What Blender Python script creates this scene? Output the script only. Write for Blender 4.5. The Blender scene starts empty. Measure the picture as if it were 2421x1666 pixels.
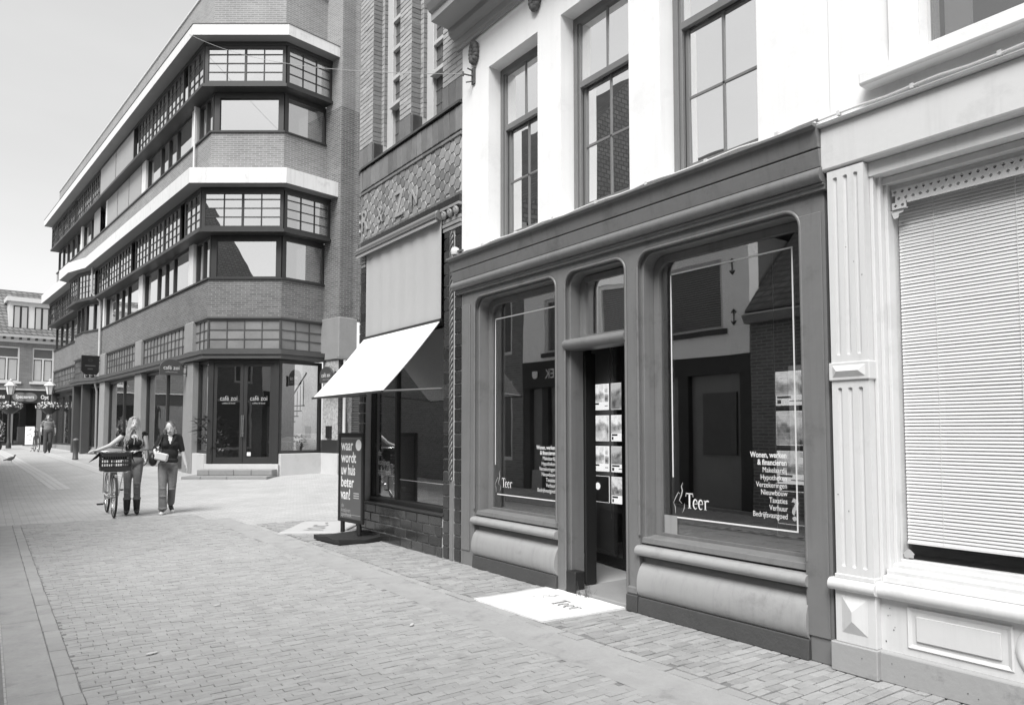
import bpy, bmesh, math, random
from mathutils import Matrix, Vector, noise
from math import sin, cos, pi, radians, sqrt
random.seed(7)
scene = bpy.context.scene
COL = scene.collection

# ------------------------------------------------------------------ camera, sky, sun, exposure
YAW = radians(35.553); PITCH = radians(3.2)
cam = bpy.data.cameras.new("camera"); camo = bpy.data.objects.new("camera", cam); COL.objects.link(camo)
cam.sensor_width = 36; cam.lens = 25.87; cam.shift_y = 0.0370; cam.clip_start = 0.05; cam.clip_end = 600
camo.location = (0, 0, 1.45); camo.rotation_euler = (pi/2 + PITCH, 0, -YAW)
scene.camera = camo

SUN_EL, SUN_AZ = radians(52), radians(236)      # compass bearing of the sun, clockwise from +Y
world = bpy.data.worlds.new("World"); scene.world = world; world.use_nodes = True
nt = world.node_tree; nt.nodes.clear()
def wn(t, **k):
    n = nt.nodes.new(t)
    for a, b in k.items(): setattr(n, a, b)
    return n
sky = wn('ShaderNodeTexSky', sky_type='NISHITA', sun_disc=False, sun_elevation=SUN_EL, sun_rotation=SUN_AZ,
         air_density=1.0, dust_density=2.0, ozone_density=1.0)
bw = wn('ShaderNodeRGBToBW'); nt.links.new(sky.outputs[0], bw.inputs[0])
tc = wn('ShaderNodeTexCoord'); mp = wn('ShaderNodeMapping'); mp.inputs['Scale'].default_value = (1.0, 1.0, 3.5)
nz = wn('ShaderNodeTexNoise'); nz.inputs['Scale'].default_value = 1.3; nz.inputs['Detail'].default_value = 5
nt.links.new(tc.outputs['Generated'], mp.inputs[0]); nt.links.new(mp.outputs[0], nz.inputs['Vector'])
rp = wn('ShaderNodeValToRGB'); rp.color_ramp.elements[0].position = .42; rp.color_ramp.elements[1].position = .75
nt.links.new(nz.outputs['Fac'], rp.inputs[0])
SKY_BASE, SKY_CLOUD = 5.0, 6.0
mx = wn('ShaderNodeMix', data_type='FLOAT'); mx.inputs[0].default_value = .50     # thin high overcast over the clear sky
nt.links.new(bw.outputs[0], mx.inputs[2])
ov = wn('ShaderNodeMath', operation='MULTIPLY_ADD'); ov.inputs[1].default_value = SKY_CLOUD-SKY_BASE; ov.inputs[2].default_value = SKY_BASE
nt.links.new(rp.outputs[0], ov.inputs[0]); nt.links.new(ov.outputs[0], mx.inputs[3])
bg = wn('ShaderNodeBackground'); bg.inputs['Strength'].default_value = 0.075
nt.links.new(mx.outputs[0], bg.inputs['Color'])
wo = wn('ShaderNodeOutputWorld'); nt.links.new(bg.outputs[0], wo.inputs[0])

sl = bpy.data.lights.new("sun", 'SUN'); sl.energy = 1.75; sl.angle = radians(30); sl.color = (1, .995, .985)
so = bpy.data.objects.new("sun", sl); COL.objects.link(so)
sd = Vector((sin(SUN_AZ)*cos(SUN_EL), cos(SUN_AZ)*cos(SUN_EL), sin(SUN_EL)))
so.rotation_euler = sd.to_track_quat('Z', 'Y').to_euler(); so.location = (0, 0, 40)
vs = scene.view_settings
vs.view_transform = 'Standard'; vs.look = 'None'; vs.gamma = 1; vs.use_curve_mapping = False
vs.exposure = 1.48
scene.render.engine = 'CYCLES'
scene.cycles.max_bounces = 8; scene.cycles.transparent_max_bounces = 16

# ------------------------------------------------------------------ helpers
WM = {}
def place(o, parent, M):
    if parent is not None:
        o.parent = parent; o.matrix_basis = WM[parent.name].inverted() @ M
    else:
        o.matrix_basis = M
    WM[o.name] = M
    return o
def frame(origin, right):
    r = Vector((right[0], right[1], 0)).normalized(); i = Vector((-r.y, r.x, 0))
    return Matrix(((r.x, i.x, 0, origin[0]), (r.y, i.y, 0, origin[1]), (0, 0, 1, origin[2] if len(origin) > 2 else 0), (0, 0, 0, 1)))
T = lambda x, y, z: Matrix.Translation((x, y, z))
RX = lambda a: Matrix.Rotation(a, 4, 'X'); RY = lambda a: Matrix.Rotation(a, 4, 'Y'); RZ = lambda a: Matrix.Rotation(a, 4, 'Z')
SC = lambda x, y, z: Matrix.Diagonal((x, y, z, 1))
I4 = Matrix.Identity(4)
def tag(o, label=None, cat=None, group=None, kind=None):
    if label: o['label'] = label
    if cat: o['category'] = cat
    if group: o['group'] = group
    if kind: o['kind'] = kind
    return o
def thing(name, label, cat, M, group=None):
    o = bpy.data.objects.new(name, None); o.empty_display_size = .2; COL.objects.link(o)
    place(o, None, M); tag(o, label, cat, group); return o
def inst(name, mesh, parent, M):
    o = bpy.data.objects.new(name, mesh); COL.objects.link(o); return place(o, parent, M)

class MB:
    """collects geometry, built as ONE mesh object"""
    def __init__(s): s.v = []; s.f = []; s.m = []; s.sm = []
    def add(s, vs, fs, mi=0, smooth=False):
        n = len(s.v); s.v += [tuple(v) for v in vs]
        for f in fs: s.f.append([i+n for i in f]); s.m.append(mi); s.sm.append(smooth)
        return s
    def box(s, x0, x1, y0, y1, z0, z1, mi=0):
        if x0 > x1: x0, x1 = x1, x0
        if y0 > y1: y0, y1 = y1, y0
        if z0 > z1: z0, z1 = z1, z0
        return s.add([(x0,y0,z0),(x1,y0,z0),(x1,y1,z0),(x0,y1,z0),(x0,y0,z1),(x1,y0,z1),(x1,y1,z1),(x0,y1,z1)],
              [(0,3,2,1),(4,5,6,7),(0,1,5,4),(1,2,6,5),(2,3,7,6),(3,0,4,7)], mi)
    def quad(s, a, b, c, d, mi=0): return s.add([a,b,c,d], [(0,1,2,3)], mi)
    def profile(s, pts, x0, x1, mi=0, smooth=False):
        """(y,z) outline run along x"""
        n = len(pts); v = [(x0,y,z) for y,z in pts]+[(x1,y,z) for y,z in pts]
        s.add(v, [(i,(i+1)%n,(i+1)%n+n,i+n) for i in range(n)], mi, smooth)
        s.add(v, [list(range(n))[::-1], list(range(n,2*n))], mi); return s
    def prism(s, pts, z0, z1, mi=0, smooth=False):
        n = len(pts); v = [(x,y,z0) for x,y in pts]+[(x,y,z1) for x,y in pts]
        s.add(v, [(i,(i+1)%n,(i+1)%n+n,i+n) for i in range(n)], mi, smooth)
        s.add(v, [list(range(n))[::-1], list(range(n,2*n))], mi); return s
    def plate(s, pts, y0, y1, mi=0):
        """(x,z) outline with thickness in y"""
        n = len(pts); v = [(x,y0,z) for x,z in pts]+[(x,y1,z) for x,z in pts]
        s.add(v, [(i,(i+1)%n,(i+1)%n+n,i+n) for i in range(n)]+[list(range(n))[::-1], list(range(n,2*n))], mi); return s
    def tube(s, pts, r, n=8, mi=0, closed=False, caps=True):
        pts = [Vector(p) for p in pts]; k = len(pts); rs = r if isinstance(r, (list, tuple)) else [r]*k
        rings = []; pu = None
        for i, p in enumerate(pts):
            a = pts[(i-1) % k] if (closed or i > 0) else p; b = pts[(i+1) % k] if (closed or i < k-1) else p
            t = (b-a)
            if t.length < 1e-9: t = Vector((0,0,1))
            t.normalize()
            u = t.orthogonal().normalized() if pu is None else (pu - t*pu.dot(t))
            if u.length < 1e-6: u = t.orthogonal()
            u.normalize(); pu = u; w = t.cross(u)
            rings.append([p+(u*cos(2*pi*j/n)+w*sin(2*pi*j/n))*rs[i] for j in range(n)])
        v = [q for rg in rings for q in rg]; fs = []
        for i in range(k if closed else k-1):
            for j in range(n):
                a, b = i*n+j, i*n+(j+1) % n; c, d = ((i+1) % k)*n+(j+1) % n, ((i+1) % k)*n+j
                fs.append((a, b, c, d))
        s.add(v, fs, mi, True)
        if caps and not closed:
            s.add(rings[0], [list(range(n))[::-1]], mi); s.add(rings[-1], [list(range(n))], mi)
        return s
    def lathe(s, prof, cx=0, cy=0, n=16, mi=0, smooth=True):
        """(r,z) outline turned about a vertical axis"""
        k = len(prof); v = [(cx+r*cos(2*pi*j/n), cy+r*sin(2*pi*j/n), z) for r, z in prof for j in range(n)]
        fs = [(i*n+j, i*n+(j+1) % n, (i+1)*n+(j+1) % n, (i+1)*n+j) for i in range(k-1) for j in range(n)]
        s.add(v, fs, mi, smooth)
        s.add(v[:n], [list(range(n))[::-1]], mi); s.add(v[-n:], [list(range(n))], mi); return s
    def ell(s, c, r, n=12, m=8, mi=0, M=None):
        v = []
        for i in range(m+1):
            a = pi*i/m
            for j in range(n):
                b = 2*pi*j/n; p = Vector((r[0]*sin(a)*cos(b), r[1]*sin(a)*sin(b), -r[2]*cos(a)))
                if M is not None: p = M @ p
                v.append(p+Vector(c))
        fs = [(i*n+j, i*n+(j+1) % n, (i+1)*n+(j+1) % n, (i+1)*n+j) for i in range(m) for j in range(n)]
        return s.add(v, fs, mi, True)
    def mesh(s, name, mats, bevel=0, weld=False):
        me = bpy.data.meshes.new(name); me.from_pydata(s.v, [], s.f)
        me.polygons.foreach_set('material_index', s.m); me.polygons.foreach_set('use_smooth', s.sm)
        for m in (mats if isinstance(mats, (list, tuple)) else [mats]): me.materials.append(m)
        bm = bmesh.new(); bm.from_mesh(me)
        if weld or bevel: bmesh.ops.remove_doubles(bm, verts=bm.verts, dist=1e-5)
        bmesh.ops.recalc_face_normals(bm, faces=bm.faces)
        if bevel:
            es = [e for e in bm.edges if len(e.link_faces) == 2 and e.calc_face_angle(0) > .6]
            bmesh.ops.bevel(bm, geom=es, offset=bevel, segments=1, affect='EDGES', clamp_overlap=True)
        bm.to_mesh(me); bm.free(); me.update(); return me
    def build(s, name, mats, parent, M, bevel=0, weld=False):
        return inst(name, s.mesh(name, mats, bevel, weld), parent, M)

def wall_grid(mb, x0, x1, z0, z1, ops, y0=0, y1=.3, mi=0, rmi=None):
    """wall slab with real rectangular openings (xa,xb,za,zb)"""
    rmi = mi if rmi is None else rmi
    xs = sorted({x0, x1, *[q for o in ops for q in o[:2]]}); zs = sorted({z0, z1, *[q for o in ops for q in o[2:]]})
    xs = [x for x in xs if x0 <= x <= x1]; zs = [z for z in zs if z0 <= z <= z1]
    for a, b in zip(xs, xs[1:]):
        for c, d in zip(zs, zs[1:]):
            mxx, mzz = (a+b)/2, (c+d)/2
            if any(o[0] < mxx < o[1] and o[2] < mzz < o[3] for o in ops): continue
            mb.quad((a,y0,c),(b,y0,c),(b,y0,d),(a,y0,d), mi); mb.quad((b,y1,c),(a,y1,c),(a,y1,d),(b,y1,d), mi)
    for a, b, c, d in ops:
        mb.quad((a,y0,c),(a,y0,d),(a,y1,d),(a,y1,c), rmi); mb.quad((b,y0,d),(b,y0,c),(b,y1,c),(b,y1,d), rmi)
        mb.quad((a,y0,d),(b,y0,d),(b,y1,d),(a,y1,d), rmi)
        if c > z0: mb.quad((b,y0,c),(a,y0,c),(a,y1,c),(b,y1,c), rmi)
    mb.quad((x0,y0,z0),(x0,y1,z0),(x0,y1,z1),(x0,y0,z1), mi); mb.quad((x1,y1,z0),(x1,y0,z0),(x1,y0,z1),(x1,y1,z1), mi)
    mb.quad((x0,y0,z1),(x0,y1,z1),(x1,y1,z1),(x1,y0,z1), mi)

# ------------------------------------------------------------------ materials (grey: the photograph is black and white)
def G3(g): return (g, g, g, 1)
def newmat(name):
    m = bpy.data.materials.new(name); m.use_nodes = True; n = m.node_tree
    for x in list(n.nodes): n.nodes.remove(x)
    o = n.nodes.new('ShaderNodeOutputMaterial'); b = n.nodes.new('ShaderNodeBsdfPrincipled')
    n.links.new(b.outputs[0], o.inputs[0]); return m, n, b, o
def nd(n, t, **k):
    x = n.nodes.new(t)
    for a, b in k.items(): setattr(x, a, b)
    return x
def noise_node(n, scale, detail=4, vec=None, rough=.55):
    z = nd(n, 'ShaderNodeTexNoise'); z.inputs['Scale'].default_value = scale; z.inputs['Detail'].default_value = detail; z.inputs['Roughness'].default_value = rough
    if vec: n.links.new(vec, z.inputs['Vector'])
    return z
def mathn(n, op, a, b=None, clamp=False):
    m = nd(n, 'ShaderNodeMath', operation=op, use_clamp=clamp)
    for i, q in enumerate((a, b)):
        if q is None: continue
        if isinstance(q, (int, float)): m.inputs[i].default_value = q
        else: n.links.new(q, m.inputs[i])
    return m.outputs[0]
def plain(name, g, rough=.6, var=.12, scale=6, bump=.15, bscale=60, spec=.5, metal=0, island=0, obj=0, dirt=0, coat=0, streak=0):
    """base grey with blotches, fine relief and optional per-piece tone"""
    m, n, b, o = newmat(name)
    tcn = nd(n, 'ShaderNodeTexCoord'); geo = nd(n, 'ShaderNodeNewGeometry')
    z1 = noise_node(n, scale, 5, geo.outputs['Position']); z2 = noise_node(n, scale*7, 3, geo.outputs['Position'])
    s = mathn(n, 'ADD', mathn(n, 'MULTIPLY', mathn(n, 'SUBTRACT', z1.outputs['Fac'], .5), 2.2), mathn(n, 'SUBTRACT', z2.outputs['Fac'], .5))
    val = mathn(n, 'ADD', mathn(n, 'MULTIPLY', s, var), 1.0)
    if island or obj:
        oi = nd(n, 'ShaderNodeObjectInfo')
        r = mathn(n, 'FRACT', mathn(n, 'ADD', mathn(n, 'MULTIPLY', geo.outputs['Random Per Island'], 7.31), oi.outputs['Random']))
        val = mathn(n, 'MULTIPLY', val, mathn(n, 'ADD', mathn(n, 'MULTIPLY', mathn(n, 'SUBTRACT', r, .5), 2*max(island, obj)), 1.0))
    if dirt:                                   # speckled chips and stains with their own shape
        z3 = noise_node(n, 3.0, 8, geo.outputs['Position'], .7)
        k = mathn(n, 'MULTIPLY', mathn(n, 'SUBTRACT', z3.outputs['Fac'], .56), 9, True)
        val = mathn(n, 'MULTIPLY', val, mathn(n, 'SUBTRACT', 1.0, mathn(n, 'MULTIPLY', k, dirt)))
    if streak:                                 # rain streaks and brush marks
        mpn = nd(n, 'ShaderNodeMapping'); mpn.inputs['Scale'].default_value = (9, 9, .45); n.links.new(geo.outputs['Position'], mpn.inputs[0])
        z4 = noise_node(n, 1.6, 6, mpn.outputs[0], .65); val = mathn(n, 'MULTIPLY', val, mathn(n, 'SUBTRACT', 1.0, mathn(n, 'MULTIPLY', mathn(n, 'MULTIPLY', mathn(n, 'SUBTRACT', z4.outputs['Fac'], .5), 4, True), streak)))
    val = mathn(n, 'MULTIPLY', val, g)
    n.links.new(val, b.inputs['Base Color'])
    b.inputs['Roughness'].default_value = rough; b.inputs['Specular IOR Level'].default_value = spec; b.inputs['Metallic'].default_value = metal
    if coat: b.inputs['Coat Weight'].default_value = coat; b.inputs['Coat Roughness'].default_value = .06
    if bump:
        zb = noise_node(n, bscale, 4, geo.outputs['Position']); bp = nd(n, 'ShaderNodeBump'); bp.inputs['Strength'].default_value = bump; bp.inputs['Distance'].default_value = .01
        n.links.new(zb.outputs['Fac'], bp.inputs['Height']); n.links.new(bp.outputs[0], b.inputs['Normal'])
    return m
def brickmat(name, g1, g2, gm, bw=.22, bh=.066, mort=.009, coord='Object', rot=False, rough=.85, var=.25):
    m, n, b, o = newmat(name)
    t = nd(n, 'ShaderNodeTexCoord'); sep = nd(n, 'ShaderNodeSeparateXYZ'); cmb = nd(n, 'ShaderNodeCombineXYZ'); geo = nd(n, 'ShaderNodeNewGeometry')
    n.links.new(geo.outputs['Position'] if coord == 'World' else t.outputs['Object'], sep.inputs[0])
    if coord == 'World':
        a, c = ('Y', 'X') if rot else ('X', 'Y')
        n.links.new(sep.outputs[a], cmb.inputs[0]); n.links.new(sep.outputs[c], cmb.inputs[1])
    else:
        n.links.new(mathn(n, 'ADD', sep.outputs['X'], sep.outputs['Y']), cmb.inputs[0]); n.links.new(sep.outputs['Z'], cmb.inputs[1])
    bt = nd(n, 'ShaderNodeTexBrick'); bt.offset = .5
    bt.inputs['Scale'].default_value = 1; bt.inputs['Brick Width'].default_value = bw; bt.inputs['Row Height'].default_value = bh
    bt.inputs['Mortar Size'].default_value = mort; bt.inputs['Mortar Smooth'].default_value = .15; bt.inputs['Bias'].default_value = 0
    bt.inputs['Color1'].default_value = G3(g1); bt.inputs['Color2'].default_value = G3(g2); bt.inputs['Mortar'].default_value = G3(gm)
    n.links.new(cmb.outputs[0], bt.inputs['Vector'])
    z1 = noise_node(n, 1.1, 6, geo.outputs['Position']); z2 = noise_node(n, 25, 3, geo.outputs['Position'])
    val = mathn(n, 'ADD', 1.0, mathn(n, 'ADD', mathn(n, 'MULTIPLY', mathn(n, 'SUBTRACT', z1.outputs['Fac'], .5), var*2), mathn(n, 'MULTIPLY', mathn(n, 'SUBTRACT', z2.outputs['Fac'], .5), var*1.6)))
    mxn = nd(n, 'ShaderNodeVectorMath', operation='SCALE'); n.links.new(bt.outputs['Color'], mxn.inputs[0]); n.links.new(val, mxn.inputs['Scale'])
    n.links.new(mxn.outputs[0], b.inputs['Base Color']); b.inputs['Roughness'].default_value = rough
    bp = nd(n, 'ShaderNodeBump'); bp.inputs['Strength'].default_value = .7; bp.inputs['Distance'].default_value = .008; bp.invert = True
    h = mathn(n, 'ADD', bt.outputs['Fac'], mathn(n, 'MULTIPLY', z2.outputs['Fac'], .3)); n.links.new(h, bp.inputs['Height']); n.links.new(bp.outputs[0], b.inputs['Normal'])
    return m
def glass(name, tint=.9, ior=1.5, k=1.0, c=0.0, wob=.0, rough=0.0, gloss=1.0):
    """clear pane: mirror reflection over see-through"""
    m, n, b, o = newmat(name); n.nodes.remove(b)
    tr = nd(n, 'ShaderNodeBsdfTransparent'); tr.inputs[0].default_value = G3(tint)
    gl = nd(n, 'ShaderNodeBsdfAnisotropic'); gl.inputs['Color'].default_value = G3(gloss); gl.inputs['Roughness'].default_value = rough
    lw = nd(n, 'ShaderNodeLayerWeight'); lw.inputs['Blend'].default_value = .5          # Schlick reflectance, same from both sides of the pane
    f = mathn(n, 'ADD', mathn(n, 'MULTIPLY', mathn(n, 'ADD', mathn(n, 'MULTIPLY', mathn(n, 'POWER', lw.outputs['Facing'], 5), .96), .04), k), c, True)
    mxs = nd(n, 'ShaderNodeMixShader'); n.links.new(f, mxs.inputs[0]); n.links.new(tr.outputs[0], mxs.inputs[1]); n.links.new(gl.outputs[0], mxs.inputs[2])
    if wob:
        geo = nd(n, 'ShaderNodeNewGeometry'); zb = noise_node(n, 1.7, 1, geo.outputs['Position']); bp = nd(n, 'ShaderNodeBump')
        bp.inputs['Strength'].default_value = wob; bp.inputs['Distance'].default_value = .02
        n.links.new(zb.outputs['Fac'], bp.inputs['Height']); n.links.new(bp.outputs[0], gl.inputs['Normal'])
    n.links.new(mxs.outputs[0], o.inputs[0]); return m

M = dict(
 white_wall=plain('white render', .80, .8, .03, 1.2, .07, 30, dirt=.06, streak=.05),
 white_paint=plain('white gloss paint', .61, .45, .04, 3, .06, 30, dirt=.10, streak=.10),
 cornice_paint=plain('light grey cornice paint', .30, .5, .06, 4, .05, 30),
 teer=plain('grey shopfront paint', .17, .40, .10, 2.5, .14, 26, spec=.5, dirt=.22, streak=.18),
 teer_light=plain('light grey apron paint', .31, .34, .08, 2.5, .12, 22, dirt=.2, streak=.15),
 teer_dark=plain('dark plinth stone', .06, .8, .2, 8, .4, 40),
 sash=plain('grey sash paint', .17, .45, .08, 5, .08, 40),
 black=plain('black paint', .016, .5, .1, 5, .05, 40),
 dark=plain('dark steel paint', .03, .45, .12, 5, .06, 50),
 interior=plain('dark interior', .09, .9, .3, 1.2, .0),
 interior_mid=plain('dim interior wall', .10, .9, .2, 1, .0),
 floor_light=plain('pale floor', .42, .45, .15, 3, .05),
 lettering=plain('white vinyl lettering', .75, .6, .02, 5, 0),
 lettering_grey=plain('grey vinyl lettering', .38, .6, .02, 5, 0),
 plinth_grey=plain('grey plinth paint', .33, .7, .07, 3, .2, 30, dirt=.35),
 blind=plain('pale blind slat', .86, .45, .03, 4, .02),
 steel=plain('brushed steel', .55, .3, .05, 8, .05, metal=1),
 concrete=plain('concrete', .25, .85, .13, 2.5, .3, 50, dirt=.1),
 concrete_light=plain('pale concrete', .52, .85, .1, 2.0, .3, 50, dirt=.08),
 band_white=plain('white fascia board', .66, .55, .05, 1.0, .06, 20, dirt=.15, streak=.2),
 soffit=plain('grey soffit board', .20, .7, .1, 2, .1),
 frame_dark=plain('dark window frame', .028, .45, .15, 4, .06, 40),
 frame_grey=plain('grey ground floor frame', .065, .5, .12, 3, .06, 40),
 screen=plain('grey sun screen fabric', .30, .85, .05, 2, .1, 120),
 screen_light=plain('light grey awning screen', .42, .9, .04, 2, .15, 140),
 awning=plain('white awning canvas', .78, .85, .03, 2, .15, 90, streak=.06),
 tile_dark=plain('dark glazed tile', .036, .2, .25, 9, .06, 20, island=.45, obj=.45, spec=.7),
 tile_frieze=plain('grey glazed frieze tile', .15, .25, .22, 9, .08, 20, island=.3, obj=.3),
 tile_hex=plain('mottled hexagon tile', .22, .35, .25, 12, .15, 25, island=.35, obj=.35),
 grout=plain('pale grout', .40, .9, .15, 12, .2, 60),
 relief=plain('pale glazed relief', .27, .3, .2, 14, .25, 30),
 brick_pale=plain('pale facing brick', .36, .9, .18, 14, .4, 55, island=.14, obj=.14),
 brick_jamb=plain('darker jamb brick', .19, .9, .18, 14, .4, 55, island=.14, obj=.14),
 mortar=plain('mortar', .40, .95, .15, 10, .4, 60),
 stone_frame=plain('pale stone window frame', .50, .6, .06, 4, .1),
 relief_letter=plain('pale relief letter', .32, .35, .15, 14, .2, 30),
 lead=plain('leaded light', .10, .35, .4, 30, .3, 40),
 paver=plain('street clinker', .335, .82, .12, 3, .4, 70, island=.09, obj=.09, dirt=.22),
 paver_walk=plain('pavement clinker', .30, .85, .2, 6, .7, 45, island=.14, obj=.14, dirt=.2),
 slab=plain('concrete paving slab', .325, .9, .2, 5, .5, 90, dirt=.2),
 gutter=plain('smooth gutter strip', .33, .85, .16, 5, .4, 110, dirt=.25),
 joint=plain('sandy joint', .19, .95, .3, 12, .4, 60),
 mat_white=plain('white door mat', .76, .9, .02, 6, .3, 150),
 mat_pale=plain('pale grey mat', .44, .9, .04, 6, .3, 150),
 mat_print=plain('grey mat print', .30, .9, .05, 6, .2, 150),
 rubber=plain('black rubber', .02, .65, .15, 20, .15),
 sign_black=plain('black sign board', .010, .4, .05, 6, .02),
 sign_grey=plain('grey poster print', .10, .5, .1, 4, 0),
 skin=plain('skin', .50, .55, .05, 20, .05, spec=.35),
 skin_dark=plain('lip and brow', .13, .6, .05, 20, 0),
 hair_blonde=plain('blonde hair', .34, .55, .25, 30, .3, 90),
 hair_brown=plain('light brown hair', .16, .55, .25, 30, .3, 90),
 hair_grey=plain('fair hair', .22, .6, .2, 30, .3, 90),
 cloth_black=plain('black cloth', .012, .9, .3, 12, .3, 60),
 denim=plain('washed denim', .15, .9, .45, 5, .5, 35),
 denim_dark=plain('dark denim', .06, .9, .3, 9, .5, 35),
 leather=plain('black leather', .015, .45, .2, 20, .2),
 paper=plain('paper packet', .52, .85, .08, 9, .2, 40),
 chrome=plain('chrome', .62, .22, .04, 8, .02, metal=1),
 bike_white=plain('pale bike paint', .55, .35, .04, 5, .02),
 crate=plain('black plastic crate', .02, .5, .15, 12, .08),
 tyre=plain('tyre rubber', .028, .8, .15, 30, .2),
 roof=plain('roof tile', .085, .8, .25, 6, .3, 30, island=.3),
 leaf=plain('leaf', .07, .6, .3, 12, .1, island=.5),
 petal=plain('white petal', .68, .7, .1, 12, .05, island=.2),
 lamp_glass=plain('frosted lamp pane', .62, .3, .05, 5, 0),
 wire=plain('pale cable', .35, .6, .05, 5, 0),
 iron=plain('weathered iron', .10, .7, .35, 25, .6, 60),
 shadow_gap=plain('dark recess', .012, .95, .1, 3, 0),
 frost=plain('obscured glass', .20, .28, .22, 2.2, .1, 60, obj=.25, island=.25),
)
M['brick_low'] = brickmat('brown brick', .10, .15, .25, .22, .062, .008)
M['brick_high'] = brickmat('light brown brick', .18, .24, .36, .22, .062, .008)
M['brick_pier'] = brickmat('dark pier brick', .10, .16, .30, .22, .062, .008)
M['brick_house'] = brickmat('far house brick', .13, .18, .22, .22, .062, .008)
M['brick_top'] = brickmat('parapet brick', .21, .26, .36, .22, .062, .008)
M['far_paving'] = brickmat('junction paving', .39, .45, .29, .21, .10, .006, 'World', var=.22)
M['pane'] = glass('shop window glass', .80, 1.5, 1.8, .19, .03)
M['pane_upper'] = glass('upstairs sash glass', .5, 1.5, 1.5, .72, .12)
M['pane_mirror'] = glass('coated window glass', .45, 1.5, 1.5, .55, .05, 0.0, .86)
M['pane_cafe'] = glass('cafe shop glass', .75, 1.5, 1.6, .08, .06)
M['pane_blind'] = glass('front window glass', .97, 1.5, 1.1, .0)
# ------------------------------------------------------------------ ground
RT = Vector((cos(YAW), -sin(YAW), 0)); FH = Vector((sin(YAW), cos(YAW), 0))
def AD(a, d, z=0): return RT*a + FH*d + Vector((0, 0, z))       # right / ahead of the photographer, metres
GK = [(-200, 0), (14.5, 0), (18, .05), (22, .19), (27, .31), (34, .47), (46, .62), (90, .70), (400, .7)]
def gz(x, y):
    d = x*FH.x + y*FH.y
    for (a, b), (c, e) in zip(GK, GK[1:]):
        if d <= c:
            t = (d-a)/(c-a); t = t*t*(3-2*t) if a in (14.5,) else t
            return b+(e-b)*t
    return .7
def cuts(a, b, c, d, fine, coarse):
    r = []; x = a
    while x < d:
        r.append(x); x += fine if b <= x < c else coarse
    r.append(d); return r
mb = MB(); xs = cuts(-260, -12, 24, 260, .8, 16); ys = cuts(-120, -4, 64, 320, .8, 16)
v = [(x, y, gz(x, y)-.014) for y in ys for x in xs]; nx = len(xs)
mb.add(v, [(j*nx+i, j*nx+i+1, (j+1)*nx+i+1, (j+1)*nx+i) for j in range(len(ys)-1) for i in range(nx-1)], 0, True)
ground = mb.build('ground', M['far_paving'], None, I4); tag(ground, 'pale brick paving of the junction and street', None, kind='structure')

ch = .0028
def paver_mesh(w, l, mat, seed):
    rr = random.Random(seed); b = MB(); z0 = -.05
    x0, x1, y0, y1 = -w/2, w/2, -l/2, l/2
    j = lambda s: rr.uniform(-s, s)
    t = [(x0+ch+j(.003), y0+ch+j(.003), j(.0012)), (x1-ch+j(.003), y0+ch+j(.003), j(.0012)), (x1-ch+j(.003), y1-ch+j(.003), j(.0012)), (x0+ch+j(.003), y1-ch+j(.003), j(.0012))]
    m = [(x0, y0, -.003), (x1, y0, -.003), (x1, y1, -.003), (x0, y1, -.003)]
    lo = [(x0, y0, z0), (x1, y0, z0), (x1, y1, z0), (x0, y1, z0)]
    b.add(t+m+lo, [(0,1,2,3)]+[(4+i, 4+(i+1) % 4, (i+1) % 4, i) for i in range(4)]+[(8+i, 8+(i+1) % 4, 4+(i+1) % 4, 4+i) for i in range(4)])
    return b
def in_view(x, y):
    p = Vector((x, y, 0)); d = p.dot(FH); a = p.dot(RT)
    return d > 3.0 and -.74*d < a < .74*d
def lay(parent, mat, spots, name, n_single=300):
    """spots: (x,y,w,l,rot). The nearest in view become single bricks, the rest one mesh."""
    spots = sorted(spots, key=lambda s: (not in_view(s[0], s[1]), s[0]**2+s[1]**2))
    base = {}
    rest = MB(); k = 0
    for i, (x, y, w, l, r) in enumerate(spots):
        dz = random.uniform(-.0035, .002); tx, ty = random.gauss(0, .008), random.gauss(0, .012)
        R = T(x, y, dz) @ RZ(r+random.gauss(0, .006)) @ RX(tx) @ RY(ty)
        key = (round(w, 2), round(l, 2), random.randrange(3))
        if k < n_single and in_view(x, y):
            if key not in base: base[key] = paver_mesh(w, l, mat, hash(key) % 999).mesh(name, mat)
            inst(name, base[key], parent, R); k += 1
        else:
            b = paver_mesh(w, l, mat, i); rest.add([R @ Vector(q) for q in b.v], b.f)
    o = rest.build(name+'_field', mat, parent, I4); tag(o, kind='stuff')

def sheet(name, x0, x1, y0, y1, z, mat, label):
    b = MB(); n = 24
    for i in range(n):
        a, c = y0+(y1-y0)*i/n, y0+(y1-y0)*(i+1)/n
        b.quad((x0, a, gz(x0, a)+z), (x1, a, gz(x1, a)+z), (x1, c, gz(x1, c)+z), (x0, c, gz(x0, c)+z))
    o = b.build(name, mat, None, I4); tag(o, label, kind='structure'); return o
road = sheet('road', .36, 3.06, -4, 13.9, -.010, M['joint'], 'narrow brick paved street')
walk = sheet('pavement', 3.40, 4.6, -4, 11.7, -.0105, M['joint'], 'uneven brick pavement along the shopfronts')
lwalk = sheet('pavement_left', -2.3, .13, -4, 13.9, -.0105, M['joint'], 'brick pavement on the left edge')
ROWH, BL = .051, .155
sp = []
y = .6; r = 0
while y < 13.9:
    x = .50 - (BL/2 if r % 2 else 0) + random.uniform(-.02, .02)
    bow = .0
    while x < 3.04:
        xa, xb = max(x, .49), min(x+BL, 3.045)
        if xb-xa > .05: sp.append(((xa+xb)/2, y+ROWH/2+.012*sin(x*1.3+y*.6), xb-xa-.0035, ROWH-.0035, .0))
        x += BL
    y += ROWH; r += 1
lay(road, M['paver'], sp, 'brick', 300)
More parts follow.
